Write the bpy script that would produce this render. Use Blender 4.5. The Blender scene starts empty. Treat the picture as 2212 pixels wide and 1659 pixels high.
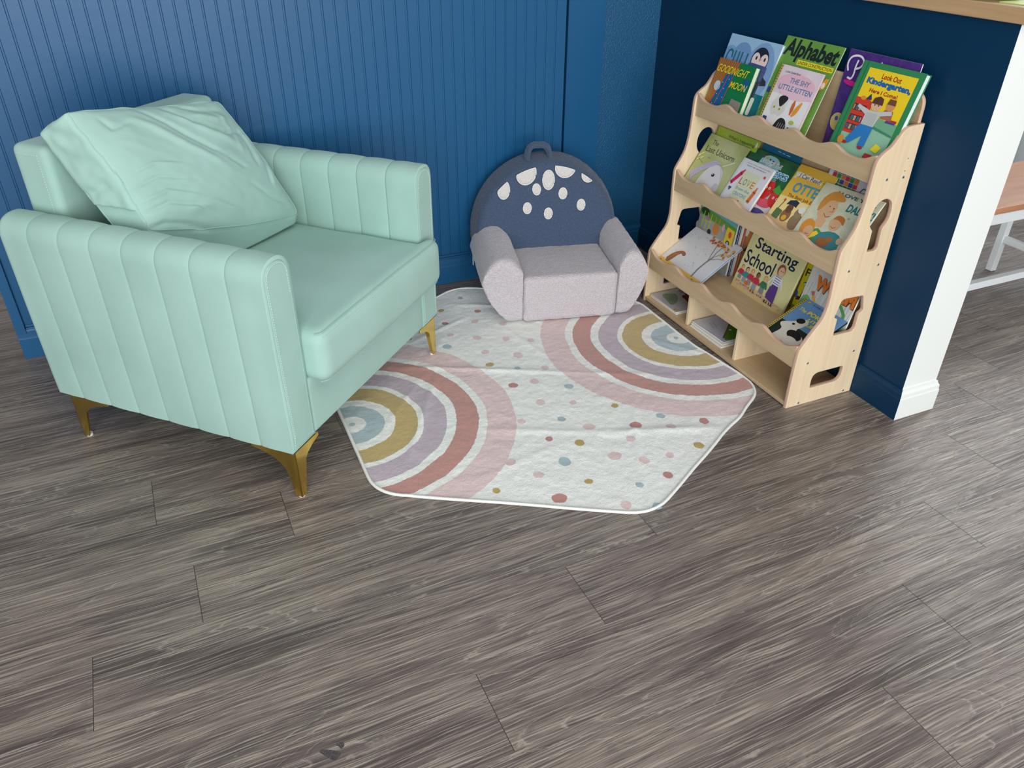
import bpy, bmesh, math, random
from mathutils import Vector, Matrix, noise
from math import sin, cos, pi, radians as rad
random.seed(7)
SC = bpy.context.scene
C = SC.collection
# ------------------------------------------------------------------ camera
cam_d = bpy.data.cameras.new('camera'); cam = bpy.data.objects.new('camera', cam_d); C.objects.link(cam)
cam_d.sensor_width = 36; cam_d.lens = 27.436; cam_d.clip_start = .02
r_, u_, f_ = Vector((.91480, -.40384, .00503)), Vector((.21363, .49427, .84264)), Vector((.34277, .76987, -.53848))
m = Matrix((r_, u_, -f_)).transposed().to_4x4(); m.translation = (0, 0, 1.3)
cam.matrix_world = m; SC.camera = cam
# ------------------------------------------------------------------ world, lights, exposure
SC.view_settings.view_transform = 'Standard'; SC.view_settings.look = 'None'
SC.view_settings.gamma = 1; SC.view_settings.exposure = 0.0; SC.view_settings.use_curve_mapping = False
w = bpy.data.worlds.new('world'); SC.world = w; w.use_nodes = True
bg = w.node_tree.nodes['Background']; bg.inputs[0].default_value = (.93, .97, 1, 1); bg.inputs[1].default_value = .30
def area(name, loc, target, sx, sy, power, col=(1, 1, 1)):
    l = bpy.data.lights.new(name, 'AREA'); l.shape = 'RECTANGLE'; l.size = sx; l.size_y = sy; l.energy = power; l.color = col
    o = bpy.data.objects.new(name, l); C.objects.link(o); o.location = loc
    o.rotation_euler = (Vector(target) - Vector(loc)).to_track_quat('-Z', 'Y').to_euler(); return o
area('shopfront_daylight', (-.6, -3.2, 1.5), (.5, 2.2, .6), 5.0, 2.4, 265, (.97, .99, 1))
area('side_window_daylight', (3.7, 2.9, 2.0), (1.3, .7, 0), 2.6, 1.7, 85, (.95, .98, 1))
area('overhead_fill', (.3, -.1, 2.9), (.5, .6, 0), 2.2, 1.4, 29, (1, .95, .84))  # added fill from above to brighten upward faces, no known fixture

# ------------------------------------------------------------------ materials
def lin(c):
    return tuple((x/255/12.92 if x/255 <= .04045 else ((x/255+.055)/1.055)**2.4) for x in c) + (1,)
_mc = {}
def mat(name, rgb=(200, 200, 200), rough=.5, metal=0, spec=.5, sheen=0, bump=None, mottle=None, coat=0):
    """bump=(scale,strength,dist[,kind]); mottle=(scale, rgb2, contrast)"""
    if name in _mc: return _mc[name]
    M = bpy.data.materials.new(name); M.use_nodes = True; nt = M.node_tree; N = nt.nodes; L = nt.links
    b = N['Principled BSDF']; b.inputs['Base Color'].default_value = lin(rgb)
    b.inputs['Roughness'].default_value = rough; b.inputs['Metallic'].default_value = metal
    b.inputs['Specular IOR Level'].default_value = spec
    if coat: b.inputs['Coat Weight'].default_value = coat; b.inputs['Coat Roughness'].default_value = .12
    if sheen:
        b.inputs['Sheen Weight'].default_value = sheen; b.inputs['Sheen Roughness'].default_value = .4
    tc = None
    if bump or mottle: tc = N.new('ShaderNodeTexCoord')
    if mottle:
        n = N.new('ShaderNodeTexNoise'); n.inputs['Scale'].default_value = mottle[0]; n.inputs['Detail'].default_value = 5
        L.new(tc.outputs['Object'], n.inputs['Vector'])
        mr = N.new('ShaderNodeMapRange'); mr.inputs[1].default_value = .5-mottle[2]; mr.inputs[2].default_value = .5+mottle[2]
        L.new(n.outputs[0], mr.inputs[0])
        mx = N.new('ShaderNodeMix'); mx.data_type = 'RGBA'; mx.inputs[6].default_value = lin(rgb); mx.inputs[7].default_value = lin(mottle[1])
        L.new(mr.outputs[0], mx.inputs[0]); L.new(mx.outputs[2], b.inputs['Base Color'])
    if bump:
        kind = bump[3] if len(bump) > 3 else 'noise'
        if kind == 'noise':
            n = N.new('ShaderNodeTexNoise'); n.inputs['Detail'].default_value = 4; out = n.outputs[0]
        else:
            n = N.new('ShaderNodeTexVoronoi'); n.feature = 'SMOOTH_F1'; out = n.outputs['Distance']
        n.inputs['Scale'].default_value = bump[0]; L.new(tc.outputs['Object'], n.inputs['Vector'])
        bp = N.new('ShaderNodeBump'); bp.inputs['Strength'].default_value = bump[1]; bp.inputs['Distance'].default_value = bump[2]
        if kind != 'noise': bp.invert = True
        L.new(out, bp.inputs['Height']); L.new(bp.outputs[0], b.inputs['Normal'])
    _mc[name] = M; return M
def flat(rgb, rough=.35, name=None):
    n = name or 'print_%02x%02x%02x' % tuple(rgb)
    return mat(n, rgb, rough, spec=.4)

def wood(name, rgb, rgb2, rough=.4, scale=(2, 40, 40), contrast=.22, spec=.5):
    M = bpy.data.materials.new(name); M.use_nodes = True; nt = M.node_tree; N = nt.nodes; L = nt.links
    b = N['Principled BSDF']; b.inputs['Roughness'].default_value = rough; b.inputs['Specular IOR Level'].default_value = spec
    tc = N.new('ShaderNodeTexCoord'); mp = N.new('ShaderNodeMapping'); mp.inputs['Scale'].default_value = scale
    L.new(tc.outputs['Object'], mp.inputs['Vector'])
    n = N.new('ShaderNodeTexNoise'); n.inputs['Scale'].default_value = 1; n.inputs['Detail'].default_value = 6; n.inputs['Distortion'].default_value = .4
    L.new(mp.outputs[0], n.inputs['Vector'])
    mr = N.new('ShaderNodeMapRange'); mr.inputs[1].default_value = .5-contrast; mr.inputs[2].default_value = .5+contrast
    L.new(n.outputs[0], mr.inputs[0])
    mx = N.new('ShaderNodeMix'); mx.data_type = 'RGBA'; mx.inputs[6].default_value = lin(rgb); mx.inputs[7].default_value = lin(rgb2)
    L.new(mr.outputs[0], mx.inputs[0]); L.new(mx.outputs[2], b.inputs['Base Color'])
    return M

# ------------------------------------------------------------------ mesh helpers
def link_mesh(name, me, mats, parent=None, smooth=False, mw=None):
    o = bpy.data.objects.new(name, me); C.objects.link(o)
    for x in (mats if isinstance(mats, (list, tuple)) else [mats]): me.materials.append(x)
    if smooth:
        for p in me.polygons: p.use_smooth = True
        if smooth != True:
            me.set_sharp_from_angle(angle=rad(smooth))
    if parent: o.parent = parent
    if mw is not None: o.matrix_local = mw
    return o
def mesh(name, V, F, mats, parent=None, smooth=False, mi=None, merge=False, mw=None, recalc=True):
    me = bpy.data.meshes.new(name); me.from_pydata([tuple(v) for v in V], [], F)
    if mi:
        for p, k in zip(me.polygons, mi): p.material_index = k
    if merge or recalc:
        bm = bmesh.new(); bm.from_mesh(me)
        if merge: bmesh.ops.remove_doubles(bm, verts=bm.verts, dist=merge if merge is not True else 1e-5)
        if recalc: bmesh.ops.recalc_face_normals(bm, faces=bm.faces)
        bm.to_mesh(me); bm.free()
    me.update(); return link_mesh(name, me, mats, parent, smooth, mw)
class MB:
    def __init__(s): s.V = []; s.F = []; s.M = []
    def add(s, V, F, m=0, T=None):
        k = len(s.V); s.V += [tuple(T @ Vector(v)) if T else tuple(v) for v in V]
        s.F += [tuple(i+k for i in f) for f in F]; s.M += [m]*len(F)
    def box(s, x0, y0, z0, x1, y1, z1, m=0, T=None):
        V = [(x, y, z) for x in (x0, x1) for y in (y0, y1) for z in (z0, z1)]
        s.add(V, [(0, 1, 3, 2), (4, 6, 7, 5), (0, 4, 5, 1), (2, 3, 7, 6), (0, 2, 6, 4), (1, 5, 7, 3)], m, T)
    def tube(s, pts, r, n=8, m=0, closed=False, flatz=1):
        pts = [Vector(p) for p in pts]; V = []; F = []; K = len(pts)
        up = Vector((0, 0, 1))
        for i, p in enumerate(pts):
            a = pts[(i-1) % K] if (closed or i > 0) else p; b = pts[(i+1) % K] if (closed or i < K-1) else p
            t = (b-a).normalized(); ref = up if abs(t.z) < .95 else Vector((1, 0, 0))
            s1 = t.cross(ref).normalized(); s2 = s1.cross(t)
            rr = r[i] if isinstance(r, list) else r
            for j in range(n):
                an = 2*pi*j/n; V.append(p + s1*rr*cos(an) + s2*rr*sin(an)*flatz)
        for i in range(K if closed else K-1):
            for j in range(n):
                a = i*n+j; b = i*n+(j+1) % n; c = ((i+1) % K)*n+(j+1) % n; d = ((i+1) % K)*n+j
                F.append((a, b, c, d))
        if not closed:
            F.append(tuple(range(n))[::-1]); F.append(tuple((K-1)*n+j for j in range(n)))
        s.add(V, F, m)
    def cyl(s, c, ax, r, h, n=16, m=0, r2=None):
        c = Vector(c); ax = Vector(ax).normalized(); ref = Vector((0, 0, 1)) if abs(ax.z) < .9 else Vector((1, 0, 0))
        a = ax.cross(ref).normalized(); b = ax.cross(a); r2 = r if r2 is None else r2
        V = [c+a*r*cos(2*pi*i/n)+b*r*sin(2*pi*i/n) for i in range(n)]+[c+ax*h+a*r2*cos(2*pi*i/n)+b*r2*sin(2*pi*i/n) for i in range(n)]
        s.add(V, [(i, (i+1) % n, n+(i+1) % n, n+i) for i in range(n)]+[tuple(range(n))[::-1], tuple(range(n, 2*n))], m)
    def build(s, name, mats, parent=None, smooth=False, mw=None, merge=False, bevel=0, recalc=True):
        o = mesh(name, s.V, s.F, mats, parent, smooth, s.M, merge, mw, recalc)
        if bevel:
            b = o.modifiers.new('bevel', 'BEVEL'); b.width = bevel; b.segments = 2; b.limit_method = 'ANGLE'; b.angle_limit = rad(40)
        return o
def rbox_geo(x0, y0, z0, x1, y1, z1, r, n=(20, 20, 8), fn=None, rz=None):
    """dense rounded box; fn maps point -> point"""
    lo = Vector((x0, y0, z0)); hi = Vector((x1, y1, z1)); V = []; F = []
    def tt(k, a, b):   # clustered parameters near the rounded edges
        L = b-a; e = min(r, L/2); m_ = 5; out = [a+e*(1-cos(pi/2*i/m_))*1.0 for i in range(m_)]
        k2 = max(2, k); out += [a+e+(L-2*e)*i/k2 for i in range(k2+1)]
        out += [b-e*(1-cos(pi/2*i/m_)) for i in range(m_-1, -1, -1)]
        return out
    g = [tt(n[i], lo[i], hi[i]) for i in range(3)]
    for ax in range(3):
        o1, o2 = (ax+1) % 3, (ax+2) % 3
        for side in (0, 1):
            base = len(V); A, B = g[o1], g[o2]
            for a in A:
                for b in B:
                    p = [0, 0, 0]; p[ax] = (lo, hi)[side][ax]; p[o1] = a; p[o2] = b; p = Vector(p)
                    q = Vector([min(max(p[i], lo[i]+min(r, (hi[i]-lo[i])/2)), hi[i]-min(r, (hi[i]-lo[i])/2)) for i in range(3)])
                    d = p-q
                    if d.length > 1e-9: p = q+d.normalized()*r
                    V.append(fn(p) if fn else p)
            nb = len(B)
            for i in range(len(A)-1):
                for j in range(nb-1):
                    f = (base+i*nb+j, base+(i+1)*nb+j, base+(i+1)*nb+j+1, base+i*nb+j+1)
                    F.append(f if side else f[::-1])
    return V, F
def rbox(name, dims, r, mats, parent=None, n=(20, 20, 8), fn=None, mw=None):
    V, F = rbox_geo(*dims, r, n, fn)
    return mesh(name, V, F, mats, parent, True, None, 1e-5, mw)
def empty(name, loc=(0, 0, 0), M=None, **k):
    o = bpy.data.objects.new(name, None); C.objects.link(o); o.empty_display_size = .05
    if M is not None: o.matrix_world = M
    else: o.location = loc
    tag(o, **k); return o
def tag(o, label=None, category=None, group=None, kind=None):
    if label: o['label'] = label
    if category: o['category'] = category
    if group: o['group'] = group
    if kind: o['kind'] = kind
    return o
def plate(name, loops, thick, mats, parent=None, mw=None, bevel=.0015, edge=None, cyclic=True):
    """flat plate from 2D loops (first outer, rest holes), centred on z=0, edge faces get material 1"""
    cu = bpy.data.curves.new(name, 'CURVE'); cu.dimensions = '2D'; cu.fill_mode = 'BOTH'
    cu.extrude = thick/2-bevel; cu.bevel_depth = bevel; cu.bevel_resolution = 1; cu.offset = -bevel
    for lp in loops:
        s = cu.splines.new('POLY'); s.points.add(len(lp)-1); s.use_cyclic_u = True
        for p, q in zip(s.points, lp): p.co = (q[0], q[1], 0, 1)
    t = bpy.data.objects.new('tmp', cu); C.objects.link(t)
    dg = bpy.context.evaluated_depsgraph_get(); me = bpy.data.meshes.new_from_object(t.evaluated_get(dg))
    bpy.data.objects.remove(t); bpy.data.curves.remove(cu)
    me.name = name; me.materials.clear()
    for p in me.polygons: p.material_index = 0
    if edge:
        for p in me.polygons: p.material_index = 1 if abs(p.normal.z) < .9 else 0
    return link_mesh(name, me, [mats]+([edge] if edge else []), parent, 35, mw)
def chaikin(P, it=2, closed=True):
    for _ in range(it):
        Q = []
        K = len(P)
        for i in range(K if closed else K-1):
            a, b = P[i], P[(i+1) % K]
            Q += [(a[0]*.75+b[0]*.25, a[1]*.75+b[1]*.25), (a[0]*.25+b[0]*.75, a[1]*.25+b[1]*.75)]
        P = Q if closed else [P[0]]+Q+[P[-1]]
    return P
def roundpoly(P, rr, n=5):
    """polygon with corner radii (list or number)"""
    out = []; K = len(P)
    for i in range(K):
        p = Vector(P[i]); a = Vector(P[i-1]); b = Vector(P[(i+1) % K]); r = rr[i] if isinstance(rr, (list, tuple)) else rr
        if r <= 0: out.append(tuple(p)); continue
        u = (a-p); v = (b-p); d = min(r, u.length*.48, v.length*.48); A = p+u.normalized()*d; B = p+v.normalized()*d
        for k in range(n+1):
            t = k/n; out.append(tuple(A*(1-t)**2+p*2*t*(1-t)+B*t*t))
    return out

# ================================================================== SETTING
# ---- floor: planks 0.1778 wide, 1.219 long, turned 1.15 degrees against the walls
def floor_mat():
    M = bpy.data.materials.new('limed_oak_plank'); M.use_nodes = True; nt = M.node_tree; N = nt.nodes; L = nt.links
    b = N['Principled BSDF']
    def nd(t, **k):
        n = N.new(t)
        for a, v in k.items(): setattr(n, a, v)
        return n
    def math_(op, a, b_=None, c=None):
        n = nd('ShaderNodeMath', operation=op)
        for i, v in enumerate((a, b_, c)):
            if v is None: continue
            if isinstance(v, (int, float)): n.inputs[i].default_value = v
            else: L.new(v, n.inputs[i])
        return n.outputs[0]
    def mapr(v, a, b_, c=0, d=1):
        n = nd('ShaderNodeMapRange'); L.new(v, n.inputs[0])
        for i, q in enumerate((a, b_, c, d)): n.inputs[i+1].default_value = q
        return n.outputs[0]
    def mix(f, a, b_):
        n = nd('ShaderNodeMix', data_type='RGBA')
        if isinstance(f, float): n.inputs[0].default_value = f
        else: L.new(f, n.inputs[0])
        for i, v in ((6, a), (7, b_)):
            if isinstance(v, tuple): n.inputs[i].default_value = v
            else: L.new(v, n.inputs[i])
        return n.outputs[2]
    uv = nd('ShaderNodeUVMap', uv_map='plank'); rn = nd('ShaderNodeAttribute', attribute_name='rnd')
    sx = nd('ShaderNodeSeparateXYZ'); L.new(uv.outputs[0], sx.inputs[0]); U, Vv = sx.outputs[0], sx.outputs[1]
    R = rn.outputs['Fac']
    state = {'V': Vv}
    def vec(su, sv, so=37.0):
        c = nd('ShaderNodeCombineXYZ'); L.new(math_('MULTIPLY_ADD', R, so, math_('MULTIPLY', U, su)), c.inputs[0])
        L.new(math_('MULTIPLY', state['V'], sv), c.inputs[1]); L.new(math_('MULTIPLY', R, 91.0), c.inputs[2]); return c.outputs[0]
    def noi(v, detail=3, dist=0, sc=1.0, rough=.5):
        n = nd('ShaderNodeTexNoise'); L.new(v, n.inputs['Vector']); n.inputs['Scale'].default_value = sc
        n.inputs['Detail'].default_value = detail; n.inputs['Distortion'].default_value = dist; n.inputs['Roughness'].default_value = rough
        return n.outputs[0]
    fig = noi(vec(1.5, 8.5), 1.5, .3)                # cathedral figure: contour lines of a stretched noise
    warp = math_('MULTIPLY_ADD', noi(vec(70, 110), 2), .030, fig)
    rings = math_('FRACT', math_('MULTIPLY', warp, 15.0))
    ringl = mapr(math_('ABSOLUTE', math_('SUBTRACT', rings, .5)), .40, .5)   # thin light contour
    ringd = mapr(math_('ABSOLUTE', math_('SUBTRACT', rings, .22)), .20, .0)
    state['V'] = math_('MULTIPLY_ADD', math_('SUBTRACT', fig, .5), .040, math_('MULTIPLY_ADD', math_('SUBTRACT', noi(vec(9, 40), 1), .5), .0035, Vv))
    streak = noi(vec(5.5, 370), 2, .08, 1, .6)          # fine limed pores bending with the figure
    streak2 = noi(vec(18, 640, 11.0), 2)
    state['V'] = Vv
    broad = noi(vec(1.6, 15), 4, .4)
    patch = noi(vec(1.8, 7), 3, .5)
    gate = math_('MULTIPLY', mapr(noi(vec(30, 90), 2), .42, .56), mapr(patch, .46, .60))
    base = mix(mapr(broad, .32, .68), lin((90, 79, 76)), lin((134, 121, 114)))
    base = mix(math_('MULTIPLY', mapr(patch, .45, .72), .28), base, lin((152, 142, 134)))
    base = mix(math_('MULTIPLY', R, .14), base, lin((98, 84, 78)))
    base = mix(math_('MULTIPLY', ringd, .30), base, lin((66, 60, 58)))
    base = mix(math_('MULTIPLY', mapr(streak, .46, .34), .62), base, lin((58, 51, 51)))
    base = mix(math_('MULTIPLY', mapr(streak, .52, .64), .72), base, lin((176, 166, 154)))
    base = mix(math_('MULTIPLY', math_('MULTIPLY', mapr(streak2, .5, .64), mapr(broad, .35, .6)), .35), base, lin((180, 168, 154)))
    base = mix(math_('MULTIPLY', math_('MULTIPLY', ringl, gate), .5), base, lin((190, 182, 168)))
    L.new(base, b.inputs['Base Color'])
    rg = mapr(streak, .3, .7, .40, .28); L.new(rg, b.inputs['Roughness']); b.inputs['Specular IOR Level'].default_value = .5
    bp = nd('ShaderNodeBump'); bp.inputs['Strength'].default_value = .7; bp.inputs['Distance'].default_value = .0016
    L.new(math_('ADD', streak, math_('MULTIPLY', ringl, .4)), bp.inputs['Height']); L.new(bp.outputs[0], b.inputs['Normal'])
    return M
def make_floor():
    t = rad(1.15); ct, st = cos(t), sin(t)
    W, Ln = .17775, 1.219
    known = {1.449: .115, 1.271: -.112, 1.0935: -.322, .914: .65, .737: .356, .556: 1.303, .382: 1.057}
    V = []; F = []; uv = []; rnd = []; mi = []
    v = 1.449; k = -16
    for k in range(-16, 16):
        v0 = 1.449+k*W; v1 = v0+W
        off = None
        for kk, xx in known.items():
            if abs(kk-v0) < .03: off = xx
        if off is None: off = (random.random()+k*.37) % 1*Ln
        u = off - 5*Ln
        while u < 5.4:
            u0, u1 = max(u, -3.2), min(u+Ln, 5.2); u += Ln
            if u1 <= u0: continue
            g = .0005; r = random.random(); i = len(V)
            q = [(u0, v0+.0003), (u1-g, v0+.0003), (u1-g, v1), (u0, v1)]
            for a, b in q:
                V.append((a*ct-b*st, a*st+b*ct, 0)); uv.append((a+r*3, b))
            F.append((i, i+1, i+2, i+3)); rnd.append(r); mi.append(0)
            i = len(V)     # end joint: dark line between planks
            for a, b in [(u1-g*1.8, v0), (u1+.0003, v0), (u1+.0003, v1), (u1-g*1.8, v1)]:
                V.append((a*ct-b*st, a*st+b*ct, .00015)); uv.append((a, b))
            F.append((i, i+1, i+2, i+3)); rnd.append(r); mi.append(1)
    # two dark scuffs on the planks
    for P in ([(0.021, 0.8842), (0.0298, 0.886), (0.0498, 0.8737), (0.0581, 0.868), (0.0555, 0.8622), (0.0437, 0.8551), (0.0375, 0.8619), (0.0247, 0.8792)],
              [(0.0505, 0.8842), (0.0568, 0.8872), (0.0650, 0.8862), (0.0672, 0.8804), (0.066, 0.877), (0.0617, 0.8732), (0.0572, 0.8747), (0.0577, 0.8794)]):
        for s_, z_ in ((1.0, .00012),):
            i = len(V); gx = sum(p[0] for p in P)/8; gy = sum(p[1] for p in P)/8
            Q = chaikin(P, 2)
            for x, y in Q: V.append((x, y, z_)); uv.append((0, 0))
            F.append(tuple(range(i, i+len(Q)))); rnd.append(.5); mi.append(2)
    # under slab so the floor has thickness
    i = len(V)
    for x, y, z in [(x, y, z) for z in (-.001, -.05) for x, y in ((-3.5, -2.9), (5.6, -2.9), (5.6, 5.4), (-3.5, 5.4))]:
        V.append((x, y, z)); uv.append((0, 0))
    for f in [(0, 1, 2, 3), (7, 6, 5, 4), (0, 4, 5, 1), (1, 5, 6, 2), (2, 6, 7, 3), (3, 7, 4, 0)]:
        F.append(tuple(i+j for j in f)); rnd.append(.5); mi.append(1)
    o = mesh('floor', V, F, [floor_mat(), mat('dark_plank_joint', (42, 38, 36), .6), mat('dark_scuff', (58, 54, 60), .5, mottle=(300, (92, 84, 84), .12))], mi=mi, recalc=False)
    me = o.data
    l = me.uv_layers.new(name='plank')
    for p in me.polygons:
        for li in p.loop_indices: l.data[li].uv = uv[me.loops[li].vertex_index]
    a = me.attributes.new('rnd', 'FLOAT', 'FACE')
    for i_, r in enumerate(rnd): a.data[i_].value = r
    tag(o, kind='structure')
    # small dark scuff on the planks near the bottom of the frame
make_floor()

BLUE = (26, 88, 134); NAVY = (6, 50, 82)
m_blue = mat('blue_eggshell_paint', BLUE, .36, bump=(28, .25, .0012), spec=.4)
m_bluetex = mat('blue_rolled_paint', (30, 86, 126), .24, bump=(190, .8, .0032), spec=.5)
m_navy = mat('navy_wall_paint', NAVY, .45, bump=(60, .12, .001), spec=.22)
m_white = mat('white_wall_paint', (236, 240, 238), .5, bump=(60, .05, .001))
m_dark = mat('dark_gap', (8, 22, 38), .8)
YW = 2.635; TOP = 2.5
def extrude_profile(P, z0, z1, name, mats, smooth=False, mi=None):
    V = [(x, y, z) for z in (z0, z1) for x, y in P]; K = len(P)
    F = [(i, i+1, K+i+1, K+i) for i in range(K-1)]
    return mesh(name, V, F, mats, None, smooth, mi)
# beadboard face with double grooves every 38.1 mm
P = [(-.556, 2.75), (-.556, YW-.012), (-.529, YW-.012), (-.5275, YW)]
k = -13
while True:
    x = -.0027+.0381*k; k += 1
    if x > 1.35: break
    if x < -.515: continue
    P += [(x-.0036, YW), (x-.0030, YW+.0018), (x-.0022, YW+.0002), (x, YW-.0002), (x+.0022, YW+.0002), (x+.0030, YW+.0018), (x+.0036, YW)]
P += [(1.371, YW), (1.371, YW+.125), (1.379, YW+.125)]
P += [(1.400, YW+.125)]
V = [(x, y, z) for z in (.0, TOP) for x, y in P]; K = len(P)
F = [(i, i+1, K+i+1, K+i) for i in range(K-1)]
F.append((0, K-1, 2*K-1, K)); 
tag(mesh('wall_back', V, F, [m_blue], None, 30), kind='structure')
b = MB(); b.box(1.3935, 2.660, 0, 1.5405, 2.80, TOP)
tag(b.build('wall_corner', [m_blue]), kind='structure')
b = MB(); b.box(1.5405, 2.6640, 0, 1.7745, 2.80, TOP)
tag(b.build('wall_corner_rolled', [m_bluetex]), kind='structure')['label'] = 'rolled blue corner wall'
bpy.data.objects['wall_corner_rolled'].name = 'wall_corner_textured'
# baseboards
def baseboard(name, p0, p1, n, zt, d, mats, ext=(0, 0)):
    """profile board along p0->p1, n = outward normal, protrudes d"""
    p0, p1, n = Vector(p0), Vector(p1), Vector(n)
    pr = [(0, 0), (d, 0), (d, zt*.70), (d*.86, zt*.74), (d*.82, zt*.86), (d*.45, zt*.93), (d*.35, zt), (0, zt)]
    V = []; K = len(pr)
    for e, p in enumerate((p0, p1)):
        for a, z in pr:
            q = p+n*a+((p1-p0).normalized()*a*(ext[e]))
            V.append((q.x, q.y, z))
    F = [(i, (i+1) % K, K+(i+1) % K, K+i) for i in range(K)]+[tuple(range(K))[::-1], tuple(range(K, 2*K))]
    return tag(mesh(name, V, F, mats, None, False), kind='structure')
baseboard('baseboard_back', (-.556, YW, 0), (1.371, YW, 0), (0, -1, 0), .098, .0155, m_blue, (0, 0))
b = MB(); b.box(-.527, YW-.010, .098, 1.371, YW, .104); b.box(-.527, YW-.006, .104, 1.371, YW, .112)
tag(b.build('trim_1', [m_blue], bevel=.0015), kind='structure')
baseboard('baseboard_corner', (1.379, 2.664, 0), (1.7745, 2.664, 0), (0, -1, 0), .098, .014, m_blue)
# half wall: navy face to the reading corner, white end and far face
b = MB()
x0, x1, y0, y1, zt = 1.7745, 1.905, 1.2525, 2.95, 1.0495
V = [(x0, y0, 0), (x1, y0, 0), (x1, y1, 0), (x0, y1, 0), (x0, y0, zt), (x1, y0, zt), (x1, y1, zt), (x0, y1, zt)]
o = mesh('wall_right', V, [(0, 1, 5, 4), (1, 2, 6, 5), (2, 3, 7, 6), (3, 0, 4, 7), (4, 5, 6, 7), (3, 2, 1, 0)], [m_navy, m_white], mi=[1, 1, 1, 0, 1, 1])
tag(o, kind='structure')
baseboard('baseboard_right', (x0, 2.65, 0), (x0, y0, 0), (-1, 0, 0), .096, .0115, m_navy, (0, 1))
baseboard('baseboard_end', (x0, y0, 0), (x1, y0, 0), (0, -1, 0), .096, .0115, m_white, (-1, 1))
baseboard('baseboard_far', (x1, y0, 0), (x1, 2.95, 0), (1, 0, 0), .096, .0115, m_white, (-1, 0))
# worktop on the half wall
m_top = wood('oak_laminate', (205, 170, 128), (178, 138, 96), .35, (14, 3, 50), .25)
b = MB(); b.box(1.765, 1.235, 1.0495, 2.16, 2.95, 1.083)
tag(b.build('countertop', [m_top], bevel=.0025), 'oak laminate countertop on the navy half wall', 'countertop')
b = MB(); b.box(1.79, 1.10+.15, 1.083, 1.99, 1.335, 1.0855)
tag(b.build('paper_sheet', [mat('lime_paper', (206, 222, 120), .4)], bevel=.0004), 'lime green sheet lying at the end of the countertop', 'paper')
tr = empty('toy_tray', (1.86, 1.42, 1.083), label='dark green plastic tray with a pale rim on the countertop', category='tray')
V = []; rim = [(-.055, .0), (-.065, .03)]
b = MB(); b.cyl((0, 0, 0), (0, 0, 1), .062, .022, 32, 0, .072); b.build('body', [mat('green_plastic', (38, 80, 46), .3)], tr, 40)
b = MB(); b.tube([(cos(a*pi/16)*.071, sin(a*pi/16)*.071, .022) for a in range(32)], .004, 8, 0, True); b.build('rim', [mat('pale_green_plastic', (120, 170, 130), .3)], tr, True)
# room beyond the half wall: sheer curtain in front of a pale wall
b = MB(); b.box(1.0, 5.25, 0, 5.2, 5.35, 2.5); tag(b.build('wall_far', [m_white]), kind='structure')
V = []; K = 160
for i in range(K+1):
    x = 2.35+i*2.2/K; y = 2.62+.014*sin(i*.9)+.01*sin(i*.37+1)
    V += [(x, y, .012), (x, y, 2.2)]
F = [(2*i, 2*i+2, 2*i+3, 2*i+1) for i in range(K)]
cm = mat('sheer_curtain_fabric', (214, 224, 228), .8)
o = mesh('curtain', V, F, cm, None, True); o.modifiers.new('s', 'SOLIDIFY').thickness = .0015
tag(o, 'pale grey pleated curtain hanging behind the wooden bench', 'curtain')

# ================================================================== BENCH beyond the wall
def bench():
    root = empty('bench', (2.75, 1.76, 0), label='low bench with a reddish wood seat and white metal frame beyond the half wall', category='bench')
    mw_ = mat('white_powder_coat', (232, 238, 240), .35)
    I = Matrix.Translation((-2.75, -1.76, 0))
    b = MB(); b.box(2.18, 1.593, .402, 3.32, 1.925, .424, T=I); b.build('seat', [wood('walnut_laminate', (206, 150, 112), (170, 112, 82), .35, (2.5, 26, 30), .25)], root, bevel=.0015)
    b = MB(); b.box(2.2, 1.600, .362, 3.3, 1.625, .402, T=I); b.box(2.2, 1.893, .362, 3.3, 1.918, .402, T=I)
    b.build('apron', [mw_], root, bevel=.002)
    for x, y in ((2.935, 1.862), (2.26, 1.862)):
        b = MB(); b.box(x, y, .001, x+.028, y+.028, .402, T=I); b.build('leg', [mw_], root, bevel=.002)
    for x, y in ((3.25, 1.602), (2.205, 1.602)):
        b = MB(); b.box(x, y, .001, x+.028, y+.028, .402, T=I); b.build('leg', [mw_], root, bevel=.002)
    b = MB(); b.box(2.2, 1.602, .122, 3.27, 1.627, .148, T=I)
    b.box(2.94, 1.627, .122, 2.962, 1.868, .148, T=I); b.box(2.265, 1.627, .122, 2.287, 1.868, .148, T=I)
    b.build('stretcher', [mw_], root, bevel=.002)
bench()
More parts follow.
